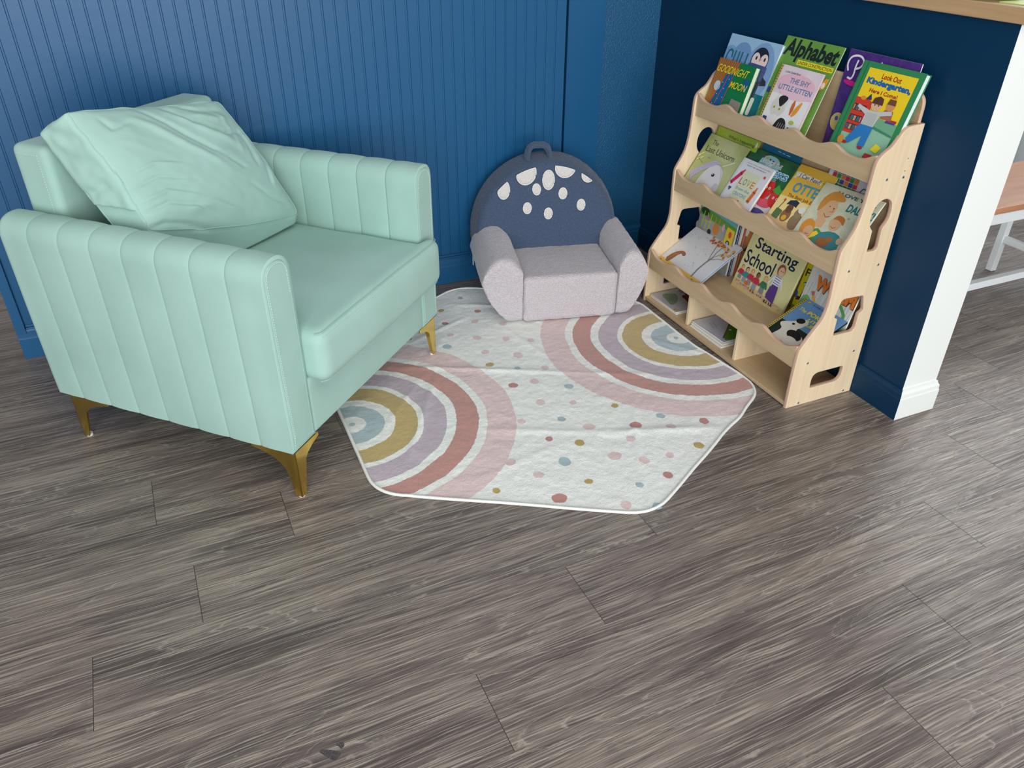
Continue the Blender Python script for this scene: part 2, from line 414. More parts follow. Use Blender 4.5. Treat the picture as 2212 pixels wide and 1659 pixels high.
# ================================================================== RUG
def rug():
    cx, cy, S = .905, 1.868, .697
    col = dict(w=(250, 252, 248), p=(236, 210, 210), r=(202, 146, 138), m=(198, 182, 196), g=(200, 174, 110), b=(178, 200, 208))
    root = empty('rug', (cx, cy, 0), label='off-white hexagonal plush rug printed with pastel rainbow arcs and dots', category='rug')
    hexp = [(S*cos(rad(-90+60*k)), S*sin(rad(-90+60*k))) for k in range(6)]
    outl = []
    for x, y in roundpoly(hexp, .07, 8): outl.append((x, y))
    dense = []
    for i in range(len(outl)):
        a, b_ = Vector(outl[i-1]), Vector(outl[i]); k = max(1, int((b_-a).length/.012))
        for j in range(k): dense.append(a.lerp(b_, j/k))
    outl = []
    for q in dense:
        X, Y = q.x+cx, q.y+cy; d = q.normalized(); s = .0025*noise.noise((X*7, Y*7, 2))
        s -= .010*math.exp(-((X-1.245)**2+(Y-1.405)**2)/.02**2)
        s += .007*math.exp(-((X-1.34)**2+(Y-1.455)**2)/.04**2)
        if X > 1.40 and Y > 1.62: s -= .028*min(1, (Y-1.62)/.2)
        outl.append((q.x+d.x*s, q.y+d.y*s))
    creases = [((.50, 2.10), (1.04, 1.83), .0050, .012), ((1.04, 1.83), (1.30, 1.70), .003, .014), ((.66, 1.66), (.95, 1.52), .003, .012), ((.95, 1.52), (1.26, 1.41), .006, .016),
               ((.74, 2.0), (.72, 1.70), .003, .012), ((.80, 2.45), (1.10, 2.30), .004, .012), ((.97, 1.34), (1.11, 1.62), .003, .012), ((.42, 1.62), (.62, 1.98), .0045, .012),
               ((.62, 2.22), (.86, 2.32), .004, .010), ((.60, 2.02), (.40, 1.78), .003, .01), ((1.35, 1.95), (1.47, 1.78), .003, .01), ((.95, 2.18), (.99, 1.98), .003, .01), ((.52, 1.46), (.86, 1.52), .002, .012)]
    def h(x, y):
        X, Y = x+cx, y+cy; z = .0055
        for (a, b_), (c, d), am, wd in creases:
            dx, dy = c-a, d-b_; L2 = dx*dx+dy*dy; t = max(0, min(1, ((X-a)*dx+(Y-b_)*dy)/L2))
            q = math.hypot(X-a-t*dx, Y-b_-t*dy) + .004*noise.noise((X*14, Y*14, 1))
            z += am*math.exp(-(q/wd)**2)*(.35+.65*sin(pi*t) if 0 < t < 1 else .3)
        z += .0014*noise.noise((X*9, Y*9, 0))+.0014*noise.noise((X*26, Y*26, 3))+.0009*noise.noise((X*60, Y*60, 5))
        return max(z, .003)
    # pile surface: concentric resampling of the rounded hexagon
    NR = 120; per = []
    tot = 0; pts = outl+[outl[0]]
    for i in range(len(outl)): tot += math.dist(pts[i], pts[i+1])
    NA = 420; k = 0; acc = 0; seg = 0; per = []
    cum = [0]
    for i in range(len(outl)): cum.append(cum[-1]+math.dist(pts[i], pts[i+1]))
    for j in range(NA):
        s = tot*j/NA
        while cum[seg+1] < s: seg += 1
        t = (s-cum[seg])/(cum[seg+1]-cum[seg]); a, b_ = pts[seg], pts[seg+1]; per.append((a[0]*(1-t)+b_[0]*t, a[1]*(1-t)+b_[1]*t))
    V = [(0, 0, h(0, 0))]; F = []
    for r in range(1, NR+1):
        for p in per:
            x, y = p[0]*r/NR, p[1]*r/NR; V.append((x, y, h(x, y)))
    for j in range(NA): F.append((0, 1+j, 1+(j+1) % NA))
    for r in range(NR-1):
        for j in range(NA):
            a = 1+r*NA+j; b_ = 1+r*NA+(j+1) % NA; F.append((a, a+NA, b_+NA, b_))
    base = len(V)
    for p in per: V.append((p[0], p[1], .0005))
    for j in range(NA): F.append((1+(NR-1)*NA+j, base+j, base+(j+1) % NA, 1+(NR-1)*NA+(j+1) % NA))
    mi = [0]*len(F)
    # printed dots, draped on the pile
    dots = [(0.907, 2.345, 'r'),(0.768, 2.302, 'r'),(0.869, 2.275, 'p'),(0.887, 2.469, 'b'),(0.756, 2.216, 'p'),(0.719, 2.147, 'b'),(0.833, 2.163, 'p'),(0.822, 2.063, 'p'),(0.92, 2.119, 'p'),(0.992, 2.074, 'p'),(0.952, 2.22, 'p'),(0.913, 2.002, 'p'),(0.805, 1.984, 'g'),(0.877, 1.927, 'b'),(0.96, 1.898, 'p'),(0.893, 1.835, 'p'),(0.824, 1.841, 'r'),(0.979, 1.769, 'b'),(0.861, 1.724, 'p'),(0.949, 1.684, 'p'),(1.055, 1.621, 'g'),(0.88, 1.623, 'b'),(0.768, 1.656, 'p'),(0.933, 1.555, 'p'),(1.059, 1.51, 'r'),(1.151, 1.523, 'b'),(1.147, 1.463, 'p'),(1.251, 1.451, 'r'),(1.169, 1.36, 'g'),(0.804, 1.55, 'r'),(0.873, 1.5, 'g'),(1.012, 1.459, 'p'),(0.933, 1.411, 'p'),(0.995, 1.362, 'p'),(1.071, 1.355, 'p'),(0.798, 1.443, 'b'),(0.664, 1.496, 'p'),(0.71, 1.419, 'p'),(0.817, 1.345, 'g'),(1.019, 1.285, 'r'),(0.93, 1.28, 'b'),(0.585, 1.407, 'g'),(0.718, 1.316, 'r'),(0.859, 1.228, 'p'),(0.928, 1.194, 'b'),(0.788, 2.402, 'g'),
            (.32, 1.833, 'b'), (1.453, 1.895, 'b'), (.70, 2.40, 'p'), (1.0, 2.40, 'b'), (.62, 2.25, 'r'), (1.05, 2.25, 'p'), (1.12, 2.33, 'g')]
    big = {(0.718, 1.316): .0185, (0.933, 1.555): .0165, (0.798, 1.443): .0175, (1.012, 1.459): .0, (0.995, 1.362): .0, (1.059, 1.51): .0165, (0.933, 1.411): .018, (0.913, 2.002): .0165}
    rnd = random.Random(3)
    slot = dict(p=1, r=2, m=3, g=4, b=5)
    for x, y, c in dots:
        r = (.0085 if (x, y) in ((.32, 1.833), (1.453, 1.895)) else 0) or big.get((x, y), 0) or rnd.uniform(.010, .0145); n = 22; i0 = len(V); x -= cx; y -= cy
        V.append((x, y, h(x, y)+.0006)); ph = rnd.random()*6
        for rr in (.5, 1.0):
            for j in range(n):
                q = r*rr*(1+.07*sin(2*2*pi*j/n+ph)+.04*sin(5*2*pi*j/n+ph)); a, b_ = x+q*cos(2*pi*j/n), y+q*sin(2*pi*j/n); V.append((a, b_, h(a, b_)+.0006))
        for j in range(n):
            F.append((i0, i0+1+j, i0+1+(j+1) % n)); mi.append(slot[c])
            F.append((i0+1+j, i0+1+n+j, i0+1+n+(j+1) % n, i0+1+(j+1) % n)); mi.append(slot[c])
    # rainbow arcs: procedural rings about the two edge centres
    M = bpy.data.materials.new('printed_plush'); M.use_nodes = True; nt = M.node_tree; N = nt.nodes; L = nt.links; B = N['Principled BSDF']
    B.inputs['Roughness'].default_value = .85; B.inputs['Specular IOR Level'].default_value = .25; B.inputs['Sheen Weight'].default_value = .5
    tc = N.new('ShaderNodeTexCoord')
    def noi(sc, det=2):
        n = N.new('ShaderNodeTexNoise'); n.inputs['Scale'].default_value = sc; n.inputs['Detail'].default_value = det; L.new(tc.outputs['Object'], n.inputs[0]); return n.outputs[0]
    def ma(op, a, b_):
        n = N.new('ShaderNodeMath'); n.operation = op
        for i, v in enumerate((a, b_)):
            if isinstance(v, (int, float)): n.inputs[i].default_value = v
            else: L.new(v, n.inputs[i])
        return n.outputs[0]
    ds = []
    for (X, Y) in ((.318, 1.833), (1.463, 1.893)):
        v = N.new('ShaderNodeVectorMath'); v.operation = 'DISTANCE'; L.new(tc.outputs['Object'], v.inputs[0]); v.inputs[1].default_value = (X-cx, Y-cy, .008); ds.append(v.outputs['Value'])
    d = ma('MINIMUM', ds[0], ds[1])
    d = ma('ADD', d, ma('MULTIPLY', ma('SUBTRACT', noi(6), .5), .022)); d = ma('ADD', d, ma('MULTIPLY', ma('SUBTRACT', noi(90), .5), .006))
    cr = N.new('ShaderNodeValToRGB'); cr.color_ramp.interpolation = 'CONSTANT'; L.new(ma('MULTIPLY', d, 2.0), cr.inputs[0])
    stops = [(0, 'w'), (.040, 'b'), (.093, 'w'), (.124, 'g'), (.188, 'w'), (.206, 'm'), (.270, 'w'), (.297, 'r'), (.358, 'w'), (.384, 'p'), (.467, 'w')]
    while len(cr.color_ramp.elements) > 1: cr.color_ramp.elements.remove(cr.color_ramp.elements[-1])
    for i, (s, c) in enumerate(stops):
        e = cr.color_ramp.elements[0] if i == 0 else cr.color_ramp.elements.new(s*2)
        e.position = s*2; e.color = lin(col[c])
    mx = N.new('ShaderNodeMix'); mx.data_type = 'RGBA'; mx.blend_type = 'MULTIPLY'; mx.inputs[0].default_value = .12
    L.new(cr.outputs[0], mx.inputs[6]); n5 = N.new('ShaderNodeMapRange'); n5.inputs[1].default_value = .3; n5.inputs[2].default_value = .6; n5.inputs[3].default_value = .55; L.new(noi(260, 3), n5.inputs[0])
    L.new(n5.outputs[0], mx.inputs[7]); L.new(mx.outputs[2], B.inputs['Base Color'])
    bp = N.new('ShaderNodeBump'); bp.inputs['Strength'].default_value = .8; bp.inputs['Distance'].default_value = .003
    L.new(ma('ADD', noi(420, 3), ma('MULTIPLY', noi(60, 3), 1.5)), bp.inputs['Height']); L.new(bp.outputs[0], B.inputs['Normal'])
    mats = [M]+[mat('plush_'+k, col[k], .9, spec=.2, sheen=.3, bump=(420, .8, .003)) for k in ('p', 'r', 'm', 'g', 'b')]
    mesh('pile', V, F, mats, root, True, mi, recalc=False)
    b = MB(); b.tube([(p[0], p[1], max(.0045, h(p[0], p[1])*.75)) for p in per], .0042, 8, 0, True)
    for j in range(0, NA, 1):       # overlock stitches
        p = Vector(per[j]); q = Vector(per[(j+1) % NA]); t = (q-p).normalized(); nn = Vector((t.y, -t.x))
        for f in (0, .5):
            s = p.lerp(q, f); z = max(.0045, h(s.x, s.y)*.75)
            b.tube([(s.x-nn.x*.0048, s.y-nn.y*.0048, z+.0030), (s.x, s.y, z+.0048), (s.x+nn.x*.0046, s.y+nn.y*.0046, z)], .0006, 4)
    b.build('edge_binding', [mat('white_binding', (232, 234, 230), .7)], root, True)
rug()

# ================================================================== ARMCHAIR
AO = Vector((.1305, 1.5776, 0)); AA = Vector((.7090, .7052, 0)); AB = Vector((-.7052, .7090, 0))
AM = Matrix((AA, AB, Vector((0, 0, 1)))).transposed().to_4x4(); AM.translation = AO
velvet = mat('seafoam_velvet', (170, 204, 196), .8, spec=.2, sheen=.12, bump=(500, .12, .0006), mottle=(5, (156, 190, 180), .28))
m_stitch = mat('pale_thread', (214, 236, 226), .6)
m_gold = mat('polished_gold_metal', (240, 208, 112), .18, metal=1)
CEN = .3885
def armchair():
    root = empty('armchair', M=AM, label='seafoam green velvet armchair with channel tufted arms and gold metal legs', category='armchair')
    def arm(side):
        prof = [(.091, .142), (.091, .22), (.0915, .30), (.092, .36), (.092, .43), (.092, .49), (.092, .54)]
        cxx, rx, rz, z0 = .0405, .0520, .055, .582
        for i in range(0, 25):
            t = pi*i/24; c, s = cos(t), sin(t); e = 2/2.35
            prof.append((cxx+rx*math.copysign(abs(c)**e, c), z0+rz*abs(s)**e))
        prof += [(-.0110, .53), (-.0105, .47), (-.0100, .40), (-.0090, .33), (-.0080, .26), (-.0070, .19), (-.0055, .142)]
        K = len(prof); Nn = []
        for i in range(K):
            a, b_ = Vector(prof[i-1]), Vector(prof[(i+1) % K]); t = (b_-a).normalized(); Nn.append(Vector((t.y, -t.x)))
        def ring(b, d, V):
            for i, (p, n) in enumerate(zip(prof, Nn)):
                q = Vector(p)-n*d
                if p[1] < .2: q = Vector((p[0]-d if p[0] > .05 else p[0]+d, max(p[1], .142+(d if b < .003 and d > .0035 else 0))))
                a = q.x if side < 0 else 2*CEN-q.x
                V.append((a, b, max(q.y, .138)))
        V = []; rings = []
        W = .0945
        ring(-.0015, .0225, V); ring(-.0012, .0140, V); ring(.0016, .0122, V); ring(-.0008, .0105, V); ring(-.0002, .004, V)
        for ch in range(8):
            b0 = W*ch; b1 = b0+W if ch < 7 else .752
            for f in (0, .012, .03, .07, .14, .26, .42, .58, .74, .86, .93, .97, .988):
                if ch == 0 and f == 0: ring(.0025, .0015, V); continue
                s = sin(pi*f); d = .0036*(1-min(1, s)**.40)+(.0042 if f == 0 else 0)
                if ch == 0 and f < .5: d = .0010
                if ch == 7 and f > .5: d = .0008 if f < .95 else .004
                ring(b0+(b1-b0)*f, d, V)
        ring(.752, .010, V); ring(.754, .03, V)
        n = len(V)//K; F = []
        for r in range(n-1):
            for i in range(K): F.append((r*K+i, r*K+(i+1) % K, (r+1)*K+(i+1) % K, (r+1)*K+i))
        for i in range(K//2-1):
            F.append((i, i+1, K-2-i, K-1-i)); q = (n-1)*K; F.append((q+i, q+K-1-i, q+K-2-i, q+i+1))
        if K % 2: F.append((K//2-1, K//2, K//2+1)); q = (n-1)*K; F.append((q+K//2-1, q+K//2+1, q+K//2))
        o = mesh('arm', V, F, [velvet], root, 50)
        b = MB(); pts = []
        for p, nn in zip(prof[6:], Nn[6:]):
            q = Vector(p)-nn*.0165; a = q.x if side < 0 else 2*CEN-q.x; pts.append(Vector((a, -.0026, q.y)))
        L = 0; 
        for i in range(len(pts)-1):
            p, q = pts[i], pts[i+1]; seg = (q-p).length; t = 0
            while L+t < seg+L and t < seg:
                d = (q-p).normalized(); e = p+d*t
                b.tube([e, e+d*min(.0034, seg-t+.0005)], .00055, 5); t += .0062
        b.build('stitching', [m_stitch], o, False)
        return o
    arm(-1); arm(1)
    rbox('base_frame', (.0885, .001, .141, .6885, .750, .300), .010, [velvet], root, (12, 12, 6))
    def backf(p):
        t = (p.z-.3)/.48; p = Vector(p); p.y += .0*t
        return p
    bk_ = rbox('backrest', (.0905, .642, .285, .6865, .7535, .782), .020, [velvet], root, (24, 8, 16), backf)
    b = MB(); z = .45
    while z < .760:
        b.tube([(.0893, .668, z), (.0893, .668, z+.0034)], .00055, 5); z += .0062
    y = .668
    while y < .735:
        b.tube([(.0893, y, .762), (.0893, y+.0034, .762)], .00055, 5); y += .0062
    b.build('stitching', [m_stitch], bk_, False)
    def cush(p):
        p = Vector(p); a, b_, z = p
        top = max(0, min(1, (z-.30)/.12)); u = (a-.39)/.30; v = (b_-.30)/.36
        if top > 0: z += .014*top*max(0, 1-u*u)*max(0, 1-v*v*.7)
        if b_ < -.012:      # front lip bulges out in front of the far arm
            k = min(1, (-.012-b_)/.008); k = k*k*(3-2*k); a += .048*k*max(0, min(1, (a-.55)/.13))
            b_ -= .010*max(0, 1-u*u)*sin(pi*max(0, min(1, (z-.28)/.15)))
        z += .0016*noise.noise((a*9, b_*9, z*9))
        return Vector((a, b_, z))
    sc_ = rbox('seat_cushion', (.0945, -.052, .290, .6860, .640, .428), .030, [velvet], root, (40, 60, 10), cush)
    b = MB()
    for z, off, st in ((.4235, .0085, 1), (.2955, .0085, 0)):
        pts = []
        for i in range(61):
            a = .100+.583*i/60; y = -.052+off
            e = min(a-.0945, .6860-a); 
            if e < .03: y = -.052+off+.03-math.sqrt(max(0, .03**2-(.03-e)**2))
            q = cush(Vector((a, y, z))); pts.append(q)
        b.tube(pts, .0011, 6)
    b.build('piping', [velvet], sc_, True)
    b = MB()
    for i in range(0, 95):
        a = .110+.0055*i
        if a > .66: break
        y = -.0515+(.03-math.sqrt(max(0, .03**2-(.03-min(a-.0945, .03))**2)) if a < .1245 else 0)+.002
        q = cush(Vector((a, y, .4135))); q2 = cush(Vector((a+.003, y, .4135)))
        b.tube([q+Vector((0, -.0015, 0)), q2+Vector((0, -.0015, 0))], .0005, 5)
    b.build('stitching', [m_stitch], sc_, False)
    # legs: two gold plates meeting at the corner
    for (a0, b0, sa, sb, z0) in ((.0, .0, 1, 1, 0), (.764, .002, -1, 1, .0075), (0, .716, 1, -1, 0), (.764, .716, -1, -1, 0)):
        def prf(wing): return [(0, z0+.004), (0, .1415), (wing, .1415), (wing+.002, .131), (wing*.72, .1225), (wing*.50, .112), (wing*.40, .101), (.0365, .086), (.0325, .072), (.0205, z0+.008), (.018, z0+.004)]
        th = .0032; b = MB()
        for wing, ax in ((.128, 1), (.098, 0)):
            P = prf(wing); k = len(P)
            V = []
            for o_ in (0, th):
                for s, z in P:
                    V.append((a0+sa*o_, b0+sb*s, z) if ax else (a0+sa*s, b0+sb*o_, z))
            b.add(V, [(i, (i+1) % k, k+(i+1) % k, k+i) for i in range(k)]+[tuple(range(k)), tuple(range(k, 2*k))[::-1]])
        lg = b.build('leg', [m_gold], root, bevel=.0007)
        b = MB(); b.cyl((a0+sa*.0095, b0+sb*.0095, z0+.0002), (0, 0, 1), .0085, .0075, 14)
        b.build('foot_pad', [mat('clear_plastic_pad', (226, 222, 214), .3)], lg, 40)
armchair()

# ---- big loose back cushion (a thing of its own, resting on the seat)
def pillow():
    root = empty('back_cushion', M=AM @ Matrix.Translation((.38, .42, .44)), label='loose crumpled seafoam velvet box cushion leaning askew on the armchair seat', category='cushion')
    TL, TR, BR, BL = Vector((.088, .545, .876)), Vector((.606, .560, .792)), Vector((.648, .372, .468)), Vector((.098, .392, .612))
    Tn = .125
    def cr(u, v, P, wd, am):
        best = 9; tt = 0; tot = len(P)-1
        for i in range(tot):
            a, b_ = Vector(P[i]), Vector(P[i+1]); d = b_-a; t = max(0, min(1, (Vector((u, v))-a).dot(d)/d.length_squared)); q = (Vector((u, v))-a-d*t).length
            if q < best: best = q; tt = (i+t)/tot
        return am*math.exp(-(best/wd)**2)*min(1, 4*tt+.15, 4*(1-tt)+.15)
    CR = [([(.50, .99), (.62, .80), (.80, .70), (.97, .72)], .022, -.0085), ([(.50, .93), (.66, .72), (.84, .60)], .035, .008), ([(.60, .98), (.75, .90), (.93, .90)], .02, -.006), ([(.62, .88), (.8, .82), (.92, .84)], .03, .007),
          ([(.36, .97), (.50, .70), (.66, .50)], .02, -.006), ([(.28, .90), (.45, .62), (.62, .42)], .03, .006), ([(.66, .50), (.76, .40)], .02, -.004),
          ([(.00, .02), (.10, .06), (.22, .04), (.34, .00)], .016, -.010), ([(.02, .14), (.16, .20), (.30, .16), (.42, .06)], .014, -.005), ([(.02, .22), (.18, .28), (.38, .20)], .014, .004), ([(.03, .33), (.18, .40), (.38, .34)], .012, -.0035), ([(.05, .44), (.20, .50), (.36, .46)], .012, .003),
          ([(.20, .12), (.40, .16), (.56, .06)], .03, .006),
          ([(.93, .75), (.90, .55), (.86, .40)], .018, -.006), ([(.985, .60), (.94, .40), (.88, .26)], .015, -.005), ([(.97, .45), (.90, .25)], .014, .005), ([(.85, .9), (.86, .7), (.80, .5)], .02, .003), ([(.70, .30), (.82, .16), (.93, .10)], .02, -.003), ([(.12, .92), (.14, .80), (.28, .86)], .015, -.003)]
    def fn(p):      # p in [0,1]x[0,1]x[-1,0] (t: 0 front, -1 back)
        u, v, t = p.x, p.y, p.z
        uu, vv = u, v
        # pull edges in between the corners
        ed = (.012 if u < .5 else -.020)*(sin(pi*v))*(2*u-1)*(abs(2*u-1)**3); ev = (.020 if v > .5 else -.055)*(sin(pi*u))*(2*v-1)*(abs(2*v-1)**3)
        uu -= ed; vv -= ev
        q = (BL*(1-uu)+BR*uu)*(1-vv)+(TL*(1-uu)+TR*uu)*vv
        nrm = ((BR-BL)*(1-vv)+(TR-TL)*vv).cross((TL-BL)*(1-uu)+(TR-BR)*uu).normalized()
        if nrm.y > 0: nrm = -nrm
        bul = (4*u*(1-u))**.55*(4*v*(1-v))**.55
        f = 1+t
        off = t*Tn*(.80+.20*bul)
        if f > .5:
            k = (f-.5)*2
            off += k*(.048*bul+sum(cr(u, v, *c) for c in CR))
        off += .004*noise.noise((u*5, v*5, t*2))+.0012*noise.noise((u*17, v*17, t*5))
        side = max(0, 1-4*u*(1-u)*4)     # boxing wrinkles on left / right strips
        if v < .35:
            kk = (1-v/.35)**1.5; dn = Vector((0, -.30, .954)); dr = nrm.lerp(dn, kk) if off < 0 else nrm
            q = q+dr*off
        else: q = q+nrm*off
        if u < .02: q.x += .006*noise.noise((v*9, t*3, 2))+.007*math.exp(-((v-.45)/.05)**2)
        if v > .98: q += nrm*0+Vector((0, 0, .006*noise.noise((u*8, t*3, 7))))
        # squashed by what it rests on
        if q.z < .448: q.z = .448+(q.z-.448)*.06
        if q.z < .66 and q.x < .104: q.x = .104+(q.x-.104)*.05
        if q.z < .66 and q.x > .675: q.x = .675+(q.x-.675)*.05
        if q.z < .80 and q.y > .632: q.y = .632+(q.y-.632)*.04
        return q-Vector((.38, .42, .44))
    rbox('cushion_body', (0, 0, -1, 1, 1, 0), .055, [velvet], root, (120, 110, 16), fn)
    # seams along the front and back edges
    for t, nm in ((-.02, 'piping'), (-.98, 'piping')):
        b = MB(); pts = []
        e = .0126; cr_ = roundpoly([(e, e), (1-e, e), (1-e, 1-e), (e, 1-e)], .045, 6); pts = []
        for i in range(len(cr_)):
            a, b_ = Vector(cr_[i-1]), Vector(cr_[i]); k = max(1, int((b_-a).length/.015))
            for q in range(k): pts.append(tuple(a.lerp(b_, q/k)))
        b.tube([fn(Vector((x, y, t))) for x, y in pts], .0016, 6, 0, True)
        b.build(nm, [velvet], root, True)
pillow()

# ================================================================== KIDS CHAIR
def kidchair():
    t = rad(-14); KA = Vector((cos(t), sin(t), 0)); KB = Vector((-sin(t), cos(t), 0))
    M = Matrix((KA, KB, Vector((0, 0, 1)))).transposed().to_4x4(); M.translation = (1.017, 2.191, 0)
    root = empty('kids_armchair', M=M, label='small grey and navy boucle armchair for a child on the rug corner', category='kids armchair')
    grey = mat('grey_boucle', (184, 177, 182), .95, spec=.15, sheen=.5, bump=(280, 1.0, .0030, 'vor'), mottle=(300, (204, 197, 202), .16))
    navy = mat('navy_boucle', (66, 83, 108), .95, spec=.15, sheen=.3, bump=(330, 1.0, .0028, 'vor'), mottle=(330, (80, 95, 120), .16))
    lightb = mat('pale_boucle_patch', (214, 210, 208), .95, spec=.15, sheen=.4, bump=(300, 1.0, .0025, 'vor'))
    z0 = .0098
    def fz(p):
        p = Vector(p); n = .0016*noise.noise(p*60); return p+Vector((n, n, n))
    def seatf(p):
        p = Vector(p)
        k = max(0, min(1, (p.z-.1)/.07)); p.z += .006*k*sin(pi*max(0, min(1, p.x/.335)))*sin(pi*max(0, min(1, p.y/.28)))
        if p.z > .12: p.z -= .012*max(0, (p.y)/.28)*0
        return fz(p)
    rbox('seat', (.0, .0, z0, .335, .300, .178), .018, [grey], root, (30, 26, 14), seatf)
    for side in (-1, 1):
        def armf(p):
            a, b_, z = p.x, p.y, p.z       # a: 0 inner .. 1 outer
            s = (z-z0)/(.250-z0)
            out = (.040 if side < 0 else .034)+(.104 if side < 0 else .074)*sin(min(1, s*1.25)*pi/2)**.72
            out -= .020*max(0, s-.78)*4*.5
            x = a*out
            zz = z
            u = a*2-1; zz = z0+(z-z0)*(1-.0*s)
            top = max(0, (s-.55)/.45)
            zz -= top*.052*abs(u)**2.4*(1.0 if u < 0 else 1.0)
            zz += .018*(b_/.30)*s
            # rounded front lower edge
            bb = b_ + .010*(1-s)**2*(1-b_/.3)
            x = -x if side < 0 else .335+x
            return fz(Vector((x, bb, zz)))
        rbox('armrest', (0, -.002, z0, 1, .315, .250), .022, [grey], root, (26, 30, 24), lambda p, f=armf: f(Vector((min(1, max(0, p.x)), p.y, p.z))))
    # backrest: thick disc with a flat foot, leaning slightly back
    cxx, cz, R = .138, .222, .272
    V = []; F = []; n = 96; prof = [(0, -.052), (.3, -.055), (.6, -.054), (.85, -.052), (.905, -.050), (.945, -.042), (.962, -.026), (.975, -.010), (.998, .02), (1.0, .045), (.975, .058), (.93, .064), (.6, .066), (0, .066)]
    def bp_(x, z): return .318+.030*(z-.2)/.27
    for rr, dd in prof:
        for j in range(n):
            a = 2*pi*j/n; r = R*rr; x = cxx+r*cos(a)*1.005; z = cz+r*sin(a)*(1.0 if sin(a) > 0 else .95)
            if z < z0+.003: z = z0+.003
            V.append(fz(Vector((x, bp_(x, z)+dd, z))))
    for i in range(len(prof)-1):
        for j in range(n): F.append((i*n+j, i*n+(j+1) % n, (i+1)*n+(j+1) % n, (i+1)*n+j))
    back = mesh('backrest', V, F, [navy], root, True, merge=.0004)
    # appliqué spots clipped by the disc
    spots = [(.059, .447, .035, .040, -20, 1), (-.023, .394, .022, .033, 0, 1), (.139, .421, .0215, .034, 0, 0), (.096, .390, .0145, .020, 8, 0), (.192, .371, .015, .020, 0, 0), (.062, .325, .015, .020, 0, 0), (.139, .302, .015, .020, 0, 0), (.260, .327, .015, .020, 0, 0), (.200, .462, .037, .036, 15, 1), (.284, .432, .024, .026, 0, 1)]
    for (sx, sz, rx, rz, an, cl) in spots:
        ring = []; n = 40; Rm = R*.91
        for j in range(n):
            a = 2*pi*j/n; ex, ez = rx*cos(a), rz*sin(a); x = sx+ex*cos(rad(an))-ez*sin(rad(an)); z = sz+ex*sin(rad(an))+ez*cos(rad(an))
            # px were measured on an upright plane; shift for the lean
            d = math.hypot(x-cxx, z-cz)
            if d > Rm: x = cxx+(x-cxx)*Rm/d; z = cz+(z-cz)*Rm/d
            ring.append((x, z))
        gx = sum(p[0] for p in ring)/n; gz = sum(p[1] for p in ring)/n
        b = MB(); V = []
        for s, up in ((1.0, .0005), (.96, .0028), (.6, .0034)):
            for x, z in ring:
                X, Z = gx+(x-gx)*s, gz+(z-gz)*s; V.append((X, bp_(X, Z)-.0545-up, Z))
        V.append((gx, bp_(gx, gz)-.0545-.0036, gz))
        F = [(k*n+j, k*n+(j+1) % n, (k+1)*n+(j+1) % n, (k+1)*n+j) for k in range(2) for j in range(n)]+[(2*n+j, 2*n+(j+1) % n, 3*n) for j in range(n)]
        b.add(V, F, 0)
        b.tube([(x, bp_(x, z)-.0572, z) for x, z in ring], .0015, 6, 1, True)
        b.build('spot', [lightb, mat('white_satin_stitch', (232, 232, 228), .6)], back, True)
    # strap handle on top
    b = MB(); pts = []
    for i in range(25):
        t_ = pi*i/24; pts.append(Vector((.112-.040*math.copysign(abs(cos(t_))**.7, cos(t_)), .345, .478+.052*sin(t_)**.6)))
    V = []; F = []; n = 12
    for i, p in enumerate(pts):
        a = pts[max(0, i-1)]; c = pts[min(24, i+1)]; tt = (c-a).normalized(); nn = Vector((tt.z, 0, -tt.x))
        for j in range(n):
            an = 2*pi*j/n; V.append(fz(p+nn*.0105*cos(an)+Vector((0, .019, 0))*sin(an)))
    for i in range(24):
        for j in range(n): F.append((i*n+j, i*n+(j+1) % n, (i+1)*n+(j+1) % n, (i+1)*n+j))
    mesh('handle', V, F, [navy], root, True)
    b = MB(); b.box(-.137, .290, .112, -.1345, .302, .152)
    b.build('fabric_tag', [mat('white_tag', (222, 222, 224), .6)], root)
kidchair()
